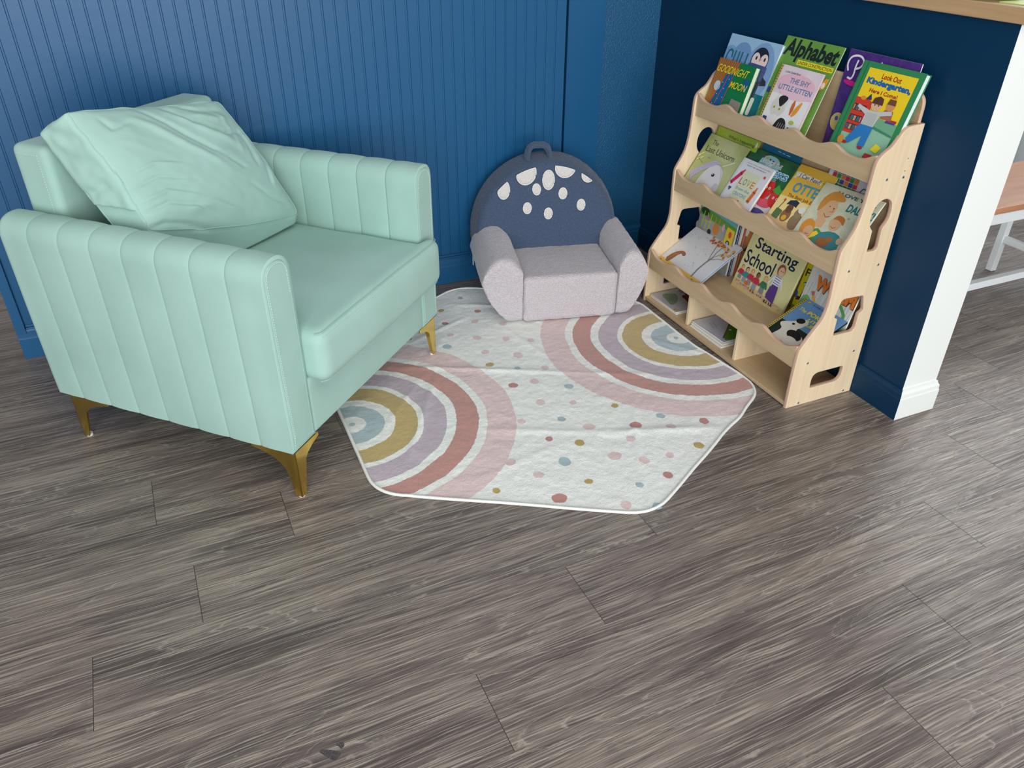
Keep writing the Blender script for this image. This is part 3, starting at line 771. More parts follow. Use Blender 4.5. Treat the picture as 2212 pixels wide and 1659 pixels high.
# ================================================================== BOOKCASE
BX, BY0, BY1 = 1.5145, 1.4135, 2.2055
m_boardw = wood('maple_board_shaded', (208, 182, 146), (194, 166, 128), .38, (60, 4, 60), .22)  # same shade-darkened maple tone as the rails, grain turned
m_maple = wood('maple_laminate', (234, 214, 182), (222, 198, 162), .38, (70, 3, 7), .22)
m_mapleH = wood('maple_rail_shaded', (208, 182, 146), (194, 166, 128), .38, (5, 70, 60), .22)  # maple of the sides, colour darkened to imitate weaker light on the rails
m_edge = mat('beech_edge_band', (214, 178, 154), .45)
m_screw = mat('zinc_screw', (220, 220, 216), .3, metal=.6)
def bookcase():
    root = empty('bookcase', (1.64, 1.81, 0), label='pale maple display bookcase with wavy front rails standing against the navy wall', category='bookcase')
    I = Matrix.Translation((-1.64, -1.81, 0)); th = .0125
    prof = [(1.5145, .0), (1.762, .0), (1.762, .801), (1.728, .800), (1.708, .797), (1.694, .786), (1.684, .770), (1.670, .751), (1.651, .740), (1.637, .728), (1.631, .715), (1.6295, .690), (1.629, .65), (1.627, .60), (1.620, .552), (1.607, .523), (1.588, .492), (1.583, .478), (1.5835, .44), (1.585, .385), (1.587, .345), (1.585, .312), (1.577, .280), (1.556, .254), (1.522, .206), (1.516, .192), (1.5145, .16), (1.5145, .01)]
    prof = prof[:2]+[prof[2]]+chaikin(prof[2:27], 1, False)[1:]+[prof[27]]
    holes = [roundpoly([(1.591, .053), (1.707, .053), (1.707, .103), (1.591, .103)], [.006, .024, .010, .024]),
             roundpoly([(1.633, .220), (1.711, .220), (1.711, .276), (1.726, .282), (1.711, .333), (1.633, .335), (1.620, .280), (1.633, .275)], [.006, .016, .008, .008, .008, .012, .004, .004]),
             roundpoly([(1.678, .469), (1.714, .469), (1.711, .530), (1.727, .550), (1.729, .580), (1.722, .604), (1.699, .616), (1.676, .609), (1.662, .589), (1.659, .560), (1.666, .541), (1.678, .529)], [.004, .012, .01, .012, .014, .014, .016, .014, .014, .012, .006, .003])]
    P3 = Matrix(((1, 0, 0), (0, 0, 1), (0, 1, 0))).to_4x4()      # (x,z,t) -> (x,t,z)
    for yc, nm in ((BY0+th/2, 'side_panel'), (BY1-th/2, 'side_panel')):
        sp = plate(nm, [prof]+holes, th, m_maple, root, I @ Matrix.Translation((0, yc, 0)) @ P3, .0018, m_edge)
        if yc < 1.5:
            for x, z in [(1.56, .0095), (1.732, .0095), (1.559, .147), (1.731, .149), (1.628, .4215), (1.733, .423), (1.679, .668), (1.736, .6675)]:
                b = MB(); T = sp.matrix_local.inverted() if False else None
                b.cyl((0, 0, 0), (0, -1, 0), .0046, .0012, 18, 0, .0040); b.cyl((0, -.0009, 0), (0, -1, 0), .0022, .0008, 6, 1)
                s = b.build('screw', [m_screw, mat('screw_socket', (50, 46, 42), .5)], None, 40); s.parent = sp
                s.matrix_local = (I @ Matrix.Translation((0, yc, 0)) @ P3).inverted() @ I @ Matrix.Translation((x, BY0-.0001, z))
            for x, z in ((1.736, .684), (1.736, .716)):
                b = MB(); b.cyl((x, BY0+.0001, z), (0, -1, 0), .0014, .0004, 10)
                s = b.build('pilot_hole', [mat('screw_socket', (50, 46, 42), .5)], None); s.parent = sp
                s.matrix_local = (I @ Matrix.Translation((0, yc, 0)) @ P3).inverted() @ I
    ya, yb = BY0+th, BY1-th
    # wavy rails
    PY_ = Matrix(((0, 0, 1), (1, 0, 0), (0, 1, 0))).to_4x4()     # (y,z,t) -> (t,y,z)
    for x, zb, zm in ((1.523, .1330, .1890), (1.5925, .4110, .4690), (1.6425, .6580, .7150)):
        top = []
        n = 120
        for i in range(n+1):
            s = (yb-ya)*i/n; ph = 2*pi*s/.1545
            A = .0095; z = zm + A*(cos(ph)*.85+.15*cos(2*ph))
            e = min(s, (yb-ya)-s)
            z += .006*math.exp(-(e/.02)**2)
            top.append((ya+s, z))
        plate('wavy_rail', [[(ya, zb), (yb, zb)]+top[::-1]], .012, m_mapleH, root, I @ Matrix.Translation((x, 0, 0)) @ PY_, .0018, m_edge)
    def board(nm, x0, x1, zt, y0=ya, y1=yb, t_=.012):
        b = MB(); b.box(x0, y0, zt-t_, x1, y1, zt, T=I); return b.build(nm, [m_boardw], root, bevel=.0012)
    board('bottom_shelf', 1.5155, 1.758, .0165)
    board('shelf', 1.529, 1.750, .153); board('shelf', 1.5985, 1.750, .428); board('shelf', 1.6485, 1.750, .674)
    for y in (1.6860, 1.9480):
        b = MB(); b.box(1.529, y-.006, .0165, 1.750, y+.006, .141, T=I); b.build('divider', [m_maple], root, bevel=.0012)
    bp = roundpoly([(ya, .153), (yb, .153), (yb, .871), (ya, .871)], [0, 0, .035, .035], 8)
    plate('back_panel', [bp], .011, m_mapleH, root, I @ Matrix.Translation((1.7558, 0, 0)) @ PY_, .0018, m_edge)
bookcase()

# ================================================================== PRINT (covers)
_tx = {}
def text_geo(s, bold=0):
    k = (s, bold)
    if k in _tx: return _tx[k]
    cu = bpy.data.curves.new('t', 'FONT'); cu.body = s; cu.offset = bold; cu.resolution_u = 3; cu.fill_mode = 'FRONT'
    o = bpy.data.objects.new('t', cu); C.objects.link(o)
    dg = bpy.context.evaluated_depsgraph_get(); me = bpy.data.meshes.new_from_object(o.evaluated_get(dg))
    V = [(v.co.x, v.co.y) for v in me.vertices]; F = [tuple(p.vertices) for p in me.polygons]
    bpy.data.objects.remove(o); bpy.data.curves.remove(cu); bpy.data.meshes.remove(me)
    x0 = min(v[0] for v in V); x1 = max(v[0] for v in V); y0 = min(v[1] for v in V); y1 = max(v[1] for v in V)
    V = [((x-x0)/(x1-x0), (y-y0)/(y1-y0)) for x, y in V]; _tx[k] = (V, F); return _tx[k]
class Art:
    """flat print on a cover: shapes in cover units (u 0..1 across, v 0..1 up), stacked in order"""
    def __init__(s, W, H, z=.0004): s.W, s.H, s.z = W, H, z; s.V = []; s.F = []; s.mi = []; s.mats = []; s.tf = (1, 0, 1, 0)
    def t(s, *a): s.tf = a if a else (1, 0, 1, 0); return s
    def _m(s, c):
        M = flat(c) if isinstance(c, tuple) else c
        if M not in s.mats: s.mats.append(M)
        return s.mats.index(M)
    def _clip(s, P):
        for ax, lim, sg in ((0, 0, 1), (0, 1, -1), (1, 0, 1), (1, 1, -1)):
            Q = []
            for i in range(len(P)):
                a, b = P[i-1], P[i]; ia = (a[ax]-lim)*sg >= 0; ib = (b[ax]-lim)*sg >= 0
                if ia != ib:
                    t = (lim-a[ax])/(b[ax]-a[ax]); Q.append((a[0]+(b[0]-a[0])*t, a[1]+(b[1]-a[1])*t))
                if ib: Q.append(b)
            P = Q
            if not P: break
        return P
    def poly(s, c, P):
        a, b, c_, d = s.tf; P = s._clip([(x*a+b, y*c_+d) for x, y in P])
        if len(P) < 3: return s
        k = len(s.V); s.z += .00003; s.V += [(x*s.W, y*s.H, s.z) for x, y in P]; s.F.append(tuple(range(k, k+len(P)))); s.mi.append(s._m(c)); return s
    def rect(s, c, x0, y0, x1, y1): return s.poly(c, [(x0, y0), (x1, y0), (x1, y1), (x0, y1)])
    def ell(s, c, x, y, rx, ry, an=0, a0=0, a1=360, n=28):
        ca, sa = cos(rad(an)), sin(rad(an)); P = []
        for i in range(n):
            t = rad(a0+(a1-a0)*i/(n if a1-a0 == 360 else n-1)); ex, ey = rx*s.W*cos(t), ry*s.H*sin(t)
            P.append((x+(ex*ca-ey*sa)/s.W, y+(ex*sa+ey*ca)/s.H))
        return s.poly(c, P)
    def line(s, c, P, w):
        w = w*s.W/2
        for i in range(len(P)-1):
            a = Vector((P[i][0]*s.W, P[i][1]*s.H)); b = Vector((P[i+1][0]*s.W, P[i+1][1]*s.H)); d = b-a
            if d.length < 1e-9: continue
            d.normalize(); n = Vector((-d.y, d.x))*w; e = d*w*.4
            s.poly(c, [((q.x)/s.W, (q.y)/s.H) for q in (a-e-n, b+e-n, b+e+n, a-e+n)])
        return s
    def txt(s, c, t, x0, y0, x1, y1, an=0, bold=0, shear=0, shadow=None):
        """text fitted in the box x0..x1,y0..y1 before turning by an degrees about the box's lower left"""
        a_, b_, c_, d_ = s.tf; x0, x1, y0, y1 = x0*a_+b_, x1*a_+b_, y0*c_+d_, y1*c_+d_
        if shadow: tf = s.tf; s.t(); s.txt(shadow[0], t, x0+shadow[1], y0-shadow[2], x1+shadow[1], y1-shadow[2], an, bold, shear); s.tf = tf
        V, F = text_geo(t, bold); k = len(s.V); s.z += .00004; ca, sa = cos(rad(an)), sin(rad(an)); w, h = (x1-x0)*s.W, (y1-y0)*s.H
        for x, y in V:
            X, Y = x*w+shear*y*h, y*h; X, Y = X*ca-Y*sa, X*sa+Y*ca
            s.V.append((min(max(x0*s.W+X, 0), s.W), min(max(y0*s.H+Y, 0), s.H), s.z))
        j = s._m(c)
        for f in F: s.F.append(tuple(i+k for i in f)); s.mi.append(j)
        return s
    def person(s, x, y, h, top, low, hair, skin=(226, 184, 150)):
        w = h*.30*s.H/s.W
        s.poly((90, 70, 60), [(x-w*.5, y-h*.02), (x-w*.05, y-h*.02), (x-w*.12, y+h*.05), (x-w*.45, y+h*.05)]).poly((90, 70, 60), [(x+w*.1, y-h*.02), (x+w*.6, y-h*.02), (x+w*.5, y+h*.05), (x+w*.15, y+h*.05)])
        s.line(skin, [(x-w*.25, y), (x-w*.2, y+h*.25)], .014).line(skin, [(x+w*.3, y), (x+w*.2, y+h*.25)], .014)
        s.poly(low, [(x-w*.55, y+h*.16), (x+w*.55, y+h*.14), (x+w*.4, y+h*.48), (x-w*.4, y+h*.48)])
        s.poly(top, [(x-w*.5, y+h*.42), (x+w*.5, y+h*.42), (x+w*.42, y+h*.72), (x-w*.4, y+h*.72)])
        s.line(top, [(x-w*.4, y+h*.68), (x-w*.8, y+h*.45)], .026).line(top, [(x+w*.4, y+h*.68), (x+w*.8, y+h*.45)], .026)
        s.ell(hair, x, y+h*.87, w*.42, h*.15).ell(skin, x+w*.06, y+h*.84, w*.32, h*.12)
        return s.ell((60, 40, 40), x-w*.02, y+h*.86, w*.04, h*.015).ell((60, 40, 40), x+w*.2, y+h*.86, w*.04, h*.015)
    def build(s, parent):
        b, mats = s.base; k = len(b.V); n = len(mats)
        b.V += s.V; b.F += [tuple(i+k for i in f) for f in s.F]; b.M += [i+n for i in s.mi]
        return b.build('cover', mats+s.mats, parent, recalc=False, bevel=.0004)
m_paper = mat('book_pages', (232, 230, 220), .8, bump=(900, .4, .0006))
def book(name, label, W, H, T, cover, M, hard=True, spine=None, group='children\'s picture books in the display bookcase', pages=None):
    """local frame: x across the front cover, y up, z outward normal; front cover at z=0"""
    root = empty(name, M=M, label=label, category='book', group=group)
    cov = cover if not isinstance(cover, tuple) else mat('coated_%02x%02x%02x' % cover, cover, .28, spec=.5)
    spn = flat(spine) if spine else cov
    b = MB(); bt = .0018 if hard else .0006; pr = .0025 if hard else 0
    b.box(0, 0, -bt, W, H, 0, 0); b.box(0, 0, -T, W, H, -T+bt, 0)
    b.box(-.0008, 0, -T, .0008 if not hard else .0015, H, 0, 1)
    A = Art(W, H); A.base = (b, [cov, spn])
    b = MB(); b.box(.001, pr, -T+bt, W-pr-.0002, H-pr, -bt, 0); b.build('pages', [pages or m_paper], root)
    return root, A
def stand(xb, zb, yl, ang, roll=0):
    a = rad(ang); X = Vector((0, -1, 0)); Y = Vector((sin(a), 0, cos(a))); Z = X.cross(Y)
    if roll:
        r = rad(roll); X, Y = X*cos(r)+Y*sin(r), -X*sin(r)+Y*cos(r)
    M = Matrix((X, Y, Z)).transposed().to_4x4(); M.translation = (xb, yl, zb); return M
def water(name, a, b, sc=14, c=.2): return mat(name, a, .28, mottle=(sc, b, c))
K1, K2, K3 = .6745, .4285, .1535

# ---- top row
r, A = book('penguin_book', 'pale blue hardback with a scarfed penguin at the left end of the top row', .243, .241, .010, (160, 198, 226), stand(1.674, K1, 2.196, 17), spine=(176, 208, 232))
A.ell((128, 164, 208), .10, .72, .14, .14).ell((120, 156, 202), .33, .75, .18, .18).ell((132, 168, 212), .72, .62, .27, .36)
for i in range(26): A.ell((214, 230, 242), .05+.9*((i*.37) % 1), .5+.48*((i*.61) % 1), .005, .005, n=8)
A.poly((8, 112, 122), [(.0, 0), (1, 0), (1, .38), (.74, .38), (.5, .33), (0, .33)])
A.line((14, 110, 124), [(.055, .50), (.055, .74), (.075, .79), (.11, .81), (.15, .79), (.165, .72)], .022)
for x in (.21, .285, .345, .45): A.line((14, 110, 124), [(x, .50), (x, .805)], .022)
A.line((14, 110, 124), [(.21, .64), (.285, .64)], .022).line((14, 110, 124), [(.45, .51), (.50, .51)], .022)
A.poly((40, 42, 62), [(.84, .60), (.95, .55), (.97, .50), (.86, .48)]).poly((42, 44, 74), roundpoly([(.57, .20), (.83, .20), (.86, .66), (.58, .66)], .03)).poly((214, 226, 238), roundpoly([(.62, .24), (.78, .24), (.80, .64), (.62, .64)], .02))
for k in range(5): A.rect((70, 84, 148), .615, .30+.065*k, .80, .325+.065*k)
A.ell((38, 38, 52), .70, .755, .160, .165).ell((240, 218, 214), .63, .755, .075, .095, 10).ell((240, 218, 214), .775, .755, .075, .095, -10).ell((240, 218, 214), .70, .71, .10, .055)
A.ell((38, 38, 52), .632, .785, .016, .024).ell((38, 38, 52), .79, .785, .016, .024).poly((232, 140, 84), [(.68, .785), (.735, .785), (.708, .745)])
A.poly((78, 84, 148), roundpoly([(.52, .63), (.88, .62), (.88, .71), (.53, .72)], .03)).poly((66, 72, 134), roundpoly([(.75, .53), (.87, .53), (.88, .66), (.75, .66)], .02))
A.poly((206, 216, 206), roundpoly([(.80, .11), (.87, .11), (.88, .33), (.81, .33)], .03)).build(r)
r, A = book('moon_book', 'green and orange board book titled Goodnight Moon leaning in front of the penguin book', .179, .170, .019, (18, 124, 62), stand(1.6515, K1, 2.181, 16.5), pages=mat('board_pages', (226, 226, 200), .6))
A.poly((150, 96, 46), [(0, 0), (.08, 0), (.34, .74), (.56, .80), (.58, 1), (0, 1)])
for k in range(22): A.line(((208, 84, 48) if k % 2 else (196, 172, 70)), [(.0+.028*k, 1), (.0+.010*k-.02, .05)], .008)
A.poly((22, 100, 150), [(.07, .0), (.43, .0), (.46, .24), (.52, .78), (.40, .80), (.30, .73)])
A.ell((196, 214, 224), .18, .52, .085, .090)
for x, y in ((.3, .6), (.44, .68), (.38, .5), (.3, .3), (.2, .2), (.36, .16), (.42, .35), (.18, .08), (.36, .06), (.28, .1), (.25, .38)): A.ell((236, 240, 236), x, y, .009, .009, n=8)
for P in ([(.08, .0), (.31, .73)], [(.22, 0), (.41, .78)], [(.43, 0), (.52, .78)]): A.line((222, 84, 60), P, .012)
A.rect((28, 96, 140), .84, .58, .985, .76).txt((250, 226, 40), 'GOODNIGHT', .015, .765, .86, .90, 0, .006, .30).txt((250, 226, 40), 'MOON', .50, .545, .93, .665, 0, .006, .30)
A.poly((150, 140, 132), [(.62, 0), (.97, 0), (.96, .36), (.68, .38)]).poly((60, 48, 48), roundpoly([(.74, 0), (.89, 0), (.89, .22), (.75, .22)], .04)).build(r)
r, A = book('alphabet_book', 'large green paperback titled Alphabet Under Construction in the middle of the top row', .232, .272, .004, water('grass_green_cover', (118, 168, 72), (104, 152, 60), 9), stand(1.671, K1, 1.962, 20), False)
A.txt((34, 40, 34), 'Alphabet', .035, .755, .955, .985, 0, .035, .10)
A.poly((246, 226, 40), [(.35, .738), (.975, .738), (.975, .79), (.35, .79)]).txt((40, 36, 24), 'UNDER CONSTRUCTION', .37, .748, .955, .780, 0, .012)
A.poly((230, 160, 60), [(.84, .54), (.96, .58), (.985, .68), (.93, .68), (.84, .58)]).ell((240, 236, 220), .925, .61, .03, .03).poly((140, 84, 48), [(.84, .36), (.90, .36), (.91, .55), (.85, .55)])
A.line((170, 60, 40), [(.05, .34), (.08, .24), (.06, .2)], .01).rect((60, 70, 150), .05, .40, .10, .46).line((40, 90, 40), [(.02, .1), (.2, .16)], .02).build(r)
r, A = book('kitten_book', 'small pink storybook titled The Shy Little Kitten in front of the green alphabet book', .173, .198, .005, water('blush_white_cover', (238, 222, 228), (228, 206, 216), 20), stand(1.656, K1, 1.919, 20), spine=(196, 172, 90))
A.rect((202, 176, 90), 0, 0, .05, 1)
for k in range(26): A.ell((112, 84, 44), .025, .02+.038*k, .014, .010, 30*k, n=8)
A.rect((240, 238, 236), .05, 0, .98, .60).ell((238, 190, 206), .52, .76, .44, .15).ell((240, 200, 214), .58, .66, .38, .10)
A.txt((70, 70, 70), 'a Little Golden Book', .15, .90, .52, .93)
A.txt((106, 132, 170), 'THE SHY', .34, .775, .81, .85, 0, .02).txt((106, 132, 170), 'LITTLE KITTEN', .15, .665, .93, .74, 0, .02)
A.poly((232, 228, 222), [(.17, .44), (.22, .60), (.34, .52)]).ell((222, 216, 210), .335, .42, .175, .145).poly((232, 226, 222), [(.42, .50), (.53, .56), (.51, .42)]).poly((46, 42, 40), chaikin([(.26, .55), (.36, .60), (.50, .58), (.46, .50), (.38, .42), (.33, .46)], 1))
A.ell((214, 200, 70), .25, .405, .024, .022).ell((214, 200, 70), .385, .395, .024, .022).ell((30, 30, 30), .25, .405, .009, .012, n=10).ell((30, 30, 30), .385, .395, .009, .012, n=10)
A.ell((236, 232, 228), .34, .16, .16, .15).poly((44, 40, 40), chaikin([(.36, .0), (.70, .0), (.70, .20), (.60, .30), (.44, .28)], 2))
for k in range(4): A.line((206, 200, 196), [(.47+.05*k, .04), (.51+.05*k, .22)], .008)
A.poly((210, 110, 44), chaikin([(.66, .32), (.61, .48), (.66, .60), (.71, .46)], 1)).poly((232, 160, 60), chaikin([(.71, .46), (.85, .61), (.81, .40), (.69, .32)], 1))
A.poly((52, 74, 130), [(.06, .10), (.09, .25), (.18, .25), (.22, .08)]).poly((60, 84, 140), [(.70, .08), (.74, .20), (.88, .18), (.90, .06)]).ell((190, 196, 90), .78, .27, .06, .03).build(r)
r, A = book('purple_book', 'tall purple activity book behind the green bordered kindergarten book', .238, .262, .004, water('violet_swirl_cover', (88, 52, 136), (74, 42, 118), 40, .1), stand(1.716, K1, 1.694, 7), False)
for k in range(16):
    x, y = .08+.86*((k*.43) % 1), .1+.85*((k*.29) % 1); A.line((104, 70, 152), [(x+.05*cos(t*.7)*(1-t*.07), y+.05*sin(t*.7)*(1-t*.07)) for t in range(10)], .006)
A.ell((208, 36, 134), .16, .69, .11, .026, -4)
A.line((236, 232, 240), chaikin([(.175, .91), (.16, .84), (.17, .78), (.15, .725), (.09, .735)], 2, False), .022)
A.line((236, 232, 240), chaikin([(.07, .80), (.035, .86), (.06, .93), (.14, .955), (.22, .95), (.27, .905), (.24, .85), (.18, .83)], 2, False), .022).txt((232, 228, 236), 'ri', .28, .74, .36, .84, 0, .01, .2).ell((232, 228, 236), .51, .93, .014, .012)
A.ell((214, 192, 110), .14, .30, .10, .09).ell((70, 96, 170), .12, .33, .025, .025).ell((90, 60, 130), .17, .25, .025, .025).build(r)
r, A = book('kindergarten_book', 'green bordered hardback titled Look Out Kindergarten at the right of the top row', .200, .256, .018, (56, 138, 84), stand(1.657, K1, 1.622, 17), pages=mat('white_pages', (226, 232, 236), .6))
A.line((34, 104, 60), [(.075, 0), (.075, 1)], .008).t(1.1286, -.0957, .885, .125).poly((150, 196, 168), [(.2, -.14), (.9, -.14), (.9, 0), (.2, 0)]).rect((250, 214, 34), .20, .0, .90, .925).rect((150, 196, 168), .20, 0, .90, .42)
A.txt((170, 54, 34), 'Look Out', .42, .835, .70, .895, -1, .03).txt((40, 110, 178), 'Kindergarten,', .235, .745, .875, .83, -1, .045, 0, ((20, 60, 120), .004, .003)).txt((170, 54, 34), 'Here I Come!', .33, .675, .74, .72, -1, .03)
A.poly((214, 64, 44), [(.20, .20), (.44, .20), (.46, .56), (.40, .60), (.20, .60)]).poly((50, 66, 96), [(.33, .59), (.385, .665), (.42, .60)]).ell((226, 150, 50), .30, .60, .04, .022)
for row, y in enumerate((.24, .34, .46)):
    A.rect((90, 40, 36), .215, y-.005, .40, y+.065)
    for k in range(11): A.rect(((60, 110, 170), (70, 70, 76), (226, 180, 70), (190, 190, 190), (150, 60, 120), (60, 140, 80))[(k*5+row) % 6], .22+.016*k, y, .232+.016*k, y+.055)
A.poly((120, 176, 140), [(.50, .36), (.90, .30), (.90, .42), (.52, .44)]).poly((70, 140, 104), [(.50, .36), (.90, .30), (.90, .28), (.50, .33)])
A.rect((186, 52, 54), .74, .43, .88, .455).rect((70, 80, 150), .73, .41, .87, .43).poly((170, 110, 90), [(.64, .44), (.80, .44), (.78, .54), (.66, .54)]).ell((214, 150, 100), .715, .59, .06, .055).poly((120, 76, 44), [(.655, .60), (.775, .60), (.76, .66), (.67, .66)])
A.poly((204, 204, 204), [(.42, .32), (.60, .32), (.63, .46), (.78, .50), (.76, .54), (.58, .50), (.47, .49), (.28, .53), (.27, .50), (.42, .44)])
for k in range(8): A.line((130, 130, 136), [(.44+.02*k, .33), (.45+.02*k, .47)], .003)
A.ell((226, 186, 152), .525, .56, .075, .062).poly((92, 62, 44), [(.445, .57), (.605, .57), (.59, .64), (.53, .66), (.46, .63)]).ell((50, 40, 40), .50, .56, .008, .010, n=8).ell((50, 40, 40), .555, .56, .008, .010, n=8)
A.poly((50, 126, 196), [(.41, .33), (.61, .33), (.60, .10), (.50, .10), (.51, .22), (.36, .09), (.30, .13)]).ell((170, 50, 48), .30, .095, .045, .018).ell((170, 50, 48), .55, .085, .04, .02)
A.poly((240, 222, 50), [(.70, .10), (.80, .08), (.84, .15), (.75, .18)]).ell((220, 150, 60), .235, .11, .045, .05).poly((196, 50, 60), [(.64, .0), (.80, .0), (.76, .05), (.66, .05)]).build(r)

# ---- middle row
r, A = book('unicorn_book', 'sage green hardback titled The Last Unicorn at the left end of the middle row', .202, .198, .006, water('sage_watercolour', (196, 200, 150), (158, 170, 96), 9, .16), stand(1.6035, K2, 2.188, 33), spine=(120, 130, 60))
A.t(1, 0, .93, .09).txt((64, 62, 50), 'The', .16, .80, .32, .89).txt((64, 62, 50), 'Last Unicorn', .10, .655, .84, .765, 0).txt((90, 96, 80), 'in', .26, .555, .31, .58)
A.poly((222, 218, 222), chaikin([(.30, .0), (.62, .0), (.84, .10), (.86, .22), (.74, .42), (.66, .52), (.48, .50), (.36, .32)], 2)).ell((196, 190, 200), .80, .14, .07, .08, 20)
for k in range(14):
    c = ((186, 176, 206), (206, 192, 214), (170, 166, 204))[k % 3]; A.line(c, [(.62-.006*k, .56-.004*k), (.46-.010*k, .56-.016*k), (.26-.008*k, .40-.020*k), (.06+.010*k, .22-.014*k)], .016)
for k in range(6): A.line((214, 206, 222), [(.66+.02*k, .50-.01*k), (.80+.01*k, .40-.03*k)], .014)
A.line((236, 232, 226), [(.70, .52), (.90, .66)], .016).ell((44, 44, 52), .61, .32, .035, .030, 10).ell((230, 230, 236), .60, .33, .010, .010, n=8)
for x, y in ((.05, .55), (.10, .60), (.06, .48), (.13, .52)): A.ell((226, 224, 160), x, y, .035, .016, 40)
A.line((120, 124, 60), [(.04, .5), (.22, .44)], .006).build(r)
r, A = book('lime_book', 'lime green book with black lettering tucked behind the unicorn book', .212, .203, .006, (158, 186, 50), stand(1.664, K2, 2.176, 19), spine=(150, 178, 46))
A.txt((36, 44, 24), "What's happening", .30, .865, .93, .93).ell((230, 226, 226), .965, .93, .02, .045).build(r)
r, A = book('fruit_book', 'dark green glossy book with red cartoon shapes behind the crayon book', .218, .199, .009, water('jungle_cover', (52, 110, 60), (24, 66, 40), 14, .15), stand(1.6255, K2, 1.990, 30.5), spine=(70, 70, 84))
A.poly((150, 200, 206), chaikin([(.26, .96), (.66, .98), (.74, .70), (.88, .30), (.5, .2), (.3, .5)], 2)).poly((196, 224, 226), chaikin([(.4, .9), (.56, .9), (.66, .4), (.5, .4)], 1))
for k in range(6): A.poly(((120, 60, 130), (220, 170, 60), (80, 120, 60))[k % 3], [(.30+.07*k, .95-.012*k), (.35+.07*k, .945-.012*k), (.325+.07*k, .89-.012*k)])
A.txt((236, 240, 240), 'LAND OF THE', .30, .825, .75, .895, 0, .012, 0, ((90, 110, 110), .004, .004)).txt((240, 244, 246), 'ROCKS', .365, .690, .955, .800, 0, .075).txt((44, 138, 196), 'ROCKS', .375, .695, .945, .790, 0, .03)
A.t(1, .12, 1.05, .10).rect((236, 178, 60), -.12, -.1, 1, .14).ell((228, 214, 220), .62, .12, .24, .13).ell((220, 90, 110), .66, .18, .16, .07).ell((80, 84, 140), .66, .02, .16, .06)
A.ell((204, 44, 36), .60, .38, .11, .16, -10).ell((214, 52, 40), .82, .30, .11, .14, 4).poly((80, 160, 60), [(.70, .40), (.76, .50), (.84, .44), (.93, .48), (.93, .38), (.8, .36)]).ell((90, 150, 140), .60, .53, .06, .03)
for x, y in ((.57, .40), (.63, .40), (.79, .30), (.86, .30)): A.ell((240, 230, 220), x, y, .018, .02).ell((20, 20, 20), x, y, .008, .009, n=8)
A.build(r)
r, A = book('teal_book', 'plain teal book standing behind the dark green fruit book', .172, .205, .006, (30, 100, 132), stand(1.7015, K2, 1.958, 12), spine=(36, 108, 138))
A.line((20, 80, 110), [(.05, 0), (.05, 1)], .01).line((206, 220, 226), [(.42, .90), (.50, .90)], .01).line((206, 220, 226), [(.54, .895), (.60, .895)], .01).line((206, 220, 226), [(.64, .89), (.74, .89)], .01).build(r)
r, A = book('crayon_book', 'white hardback titled Love from the Crayons in front of the dark green fruit book', .147, .169, .009, (224, 224, 228), stand(1.6015, K2, 1.981, 32.5))
A.line((200, 202, 206), [(.045, 0), (.045, 1)], .012)
A.txt((96, 96, 100), 'from the creators of the #1 bestselling', .18, .925, .92, .945).txt((70, 70, 74), 'THE DAY THE CRAYONS QUIT', .20, .875, .82, .90)
A.rect((216, 218, 186), .25, .02, .78, .79)
for k in range(9): A.line((200, 204, 176), [(.26, .08+.07*k), (.78, .08+.07*k)], .004)
for ch, c, x in (('L', (196, 60, 60), .28), ('O', (120, 110, 130), .40), ('V', (150, 170, 50), .52), ('E', (220, 110, 50), .65)): A.txt(c, ch, x, .53, x+.09, .655)
A.txt((90, 150, 190), 'from the', .29, .42, .73, .48).txt((90, 150, 190), 'CRAYONS', .30, .31, .71, .38)
for x in (.42, .50, .57): A.ell((206, 60, 84), x-.012, .235, .015, .015).ell((206, 60, 84), x+.012, .235, .015, .015).poly((206, 60, 84), [(x-.026, .232), (x+.026, .232), (x, .19)])
def crayon(A, c, d, x, y, an, L=.30, w=.085):
    ca, sa = cos(rad(an)), sin(rad(an))
    def q(P): return [(x+a*ca-b*sa, y+a*sa+b*ca) for a, b in P]
    A.poly(c, q([(0, -w/2), (L, -w/2), (L, w/2), (0, w/2)])).poly(c, q([(L, -w*.35), (L+.08, -w*.12), (L+.08, w*.12), (L, w*.35)])).poly(d, q([(.02, -w/2), (.04, -w/2), (.04, w/2), (.02, w/2)])).poly(d, q([(L-.04, -w/2), (L-.02, -w/2), (L-.02, w/2), (L-.04, w/2)]))
crayon(A, (206, 40, 90), (120, 20, 60), .06, .48, 58); crayon(A, (96, 76, 140), (50, 40, 90), .08, .01, 30, .2); crayon(A, (222, 110, 50), (150, 60, 30), .83, .28, 82, .24); crayon(A, (30, 80, 56), (16, 40, 30), .63, .0, 80, .10)
for c, x, y in (((90, 80, 120), .13, .40), ((130, 170, 60), .85, .14)): A.ell(c, x-.02, y, .025, .022).ell(c, x+.02, y, .025, .022).poly(c, [(x-.042, y-.006), (x+.042, y-.006), (x, y-.06)])
A.ell((214, 70, 50), .885, .80, .03, .026).build(r)
r, A = book('otter_book', 'yellow reader titled Otter The Best Job Ever in the middle row', .150, .214, .003, water('amber_cover', (240, 200, 84), (226, 178, 54), 7), stand(1.608, K2, 1.7655, 36, 2.2), False)
A.rect((248, 224, 150), .0, .16, 1, .52).poly((226, 190, 140), [(0, 0), (1, 0), (1, .18), (0, .22)])
A.poly((236, 232, 218), [(.03, .80), (.09, .795), (.09, .83), (.78, .81), (.80, .865), (.10, .895), (.02, .885), (.06, .84)]).txt((40, 40, 40), 'I Can Read!', .15, .825, .72, .885, -1.5, .01)
A.ell((226, 200, 40), .83, .845, .085, .065).txt((60, 90, 50), 'My First', .77, .83, .89, .86)
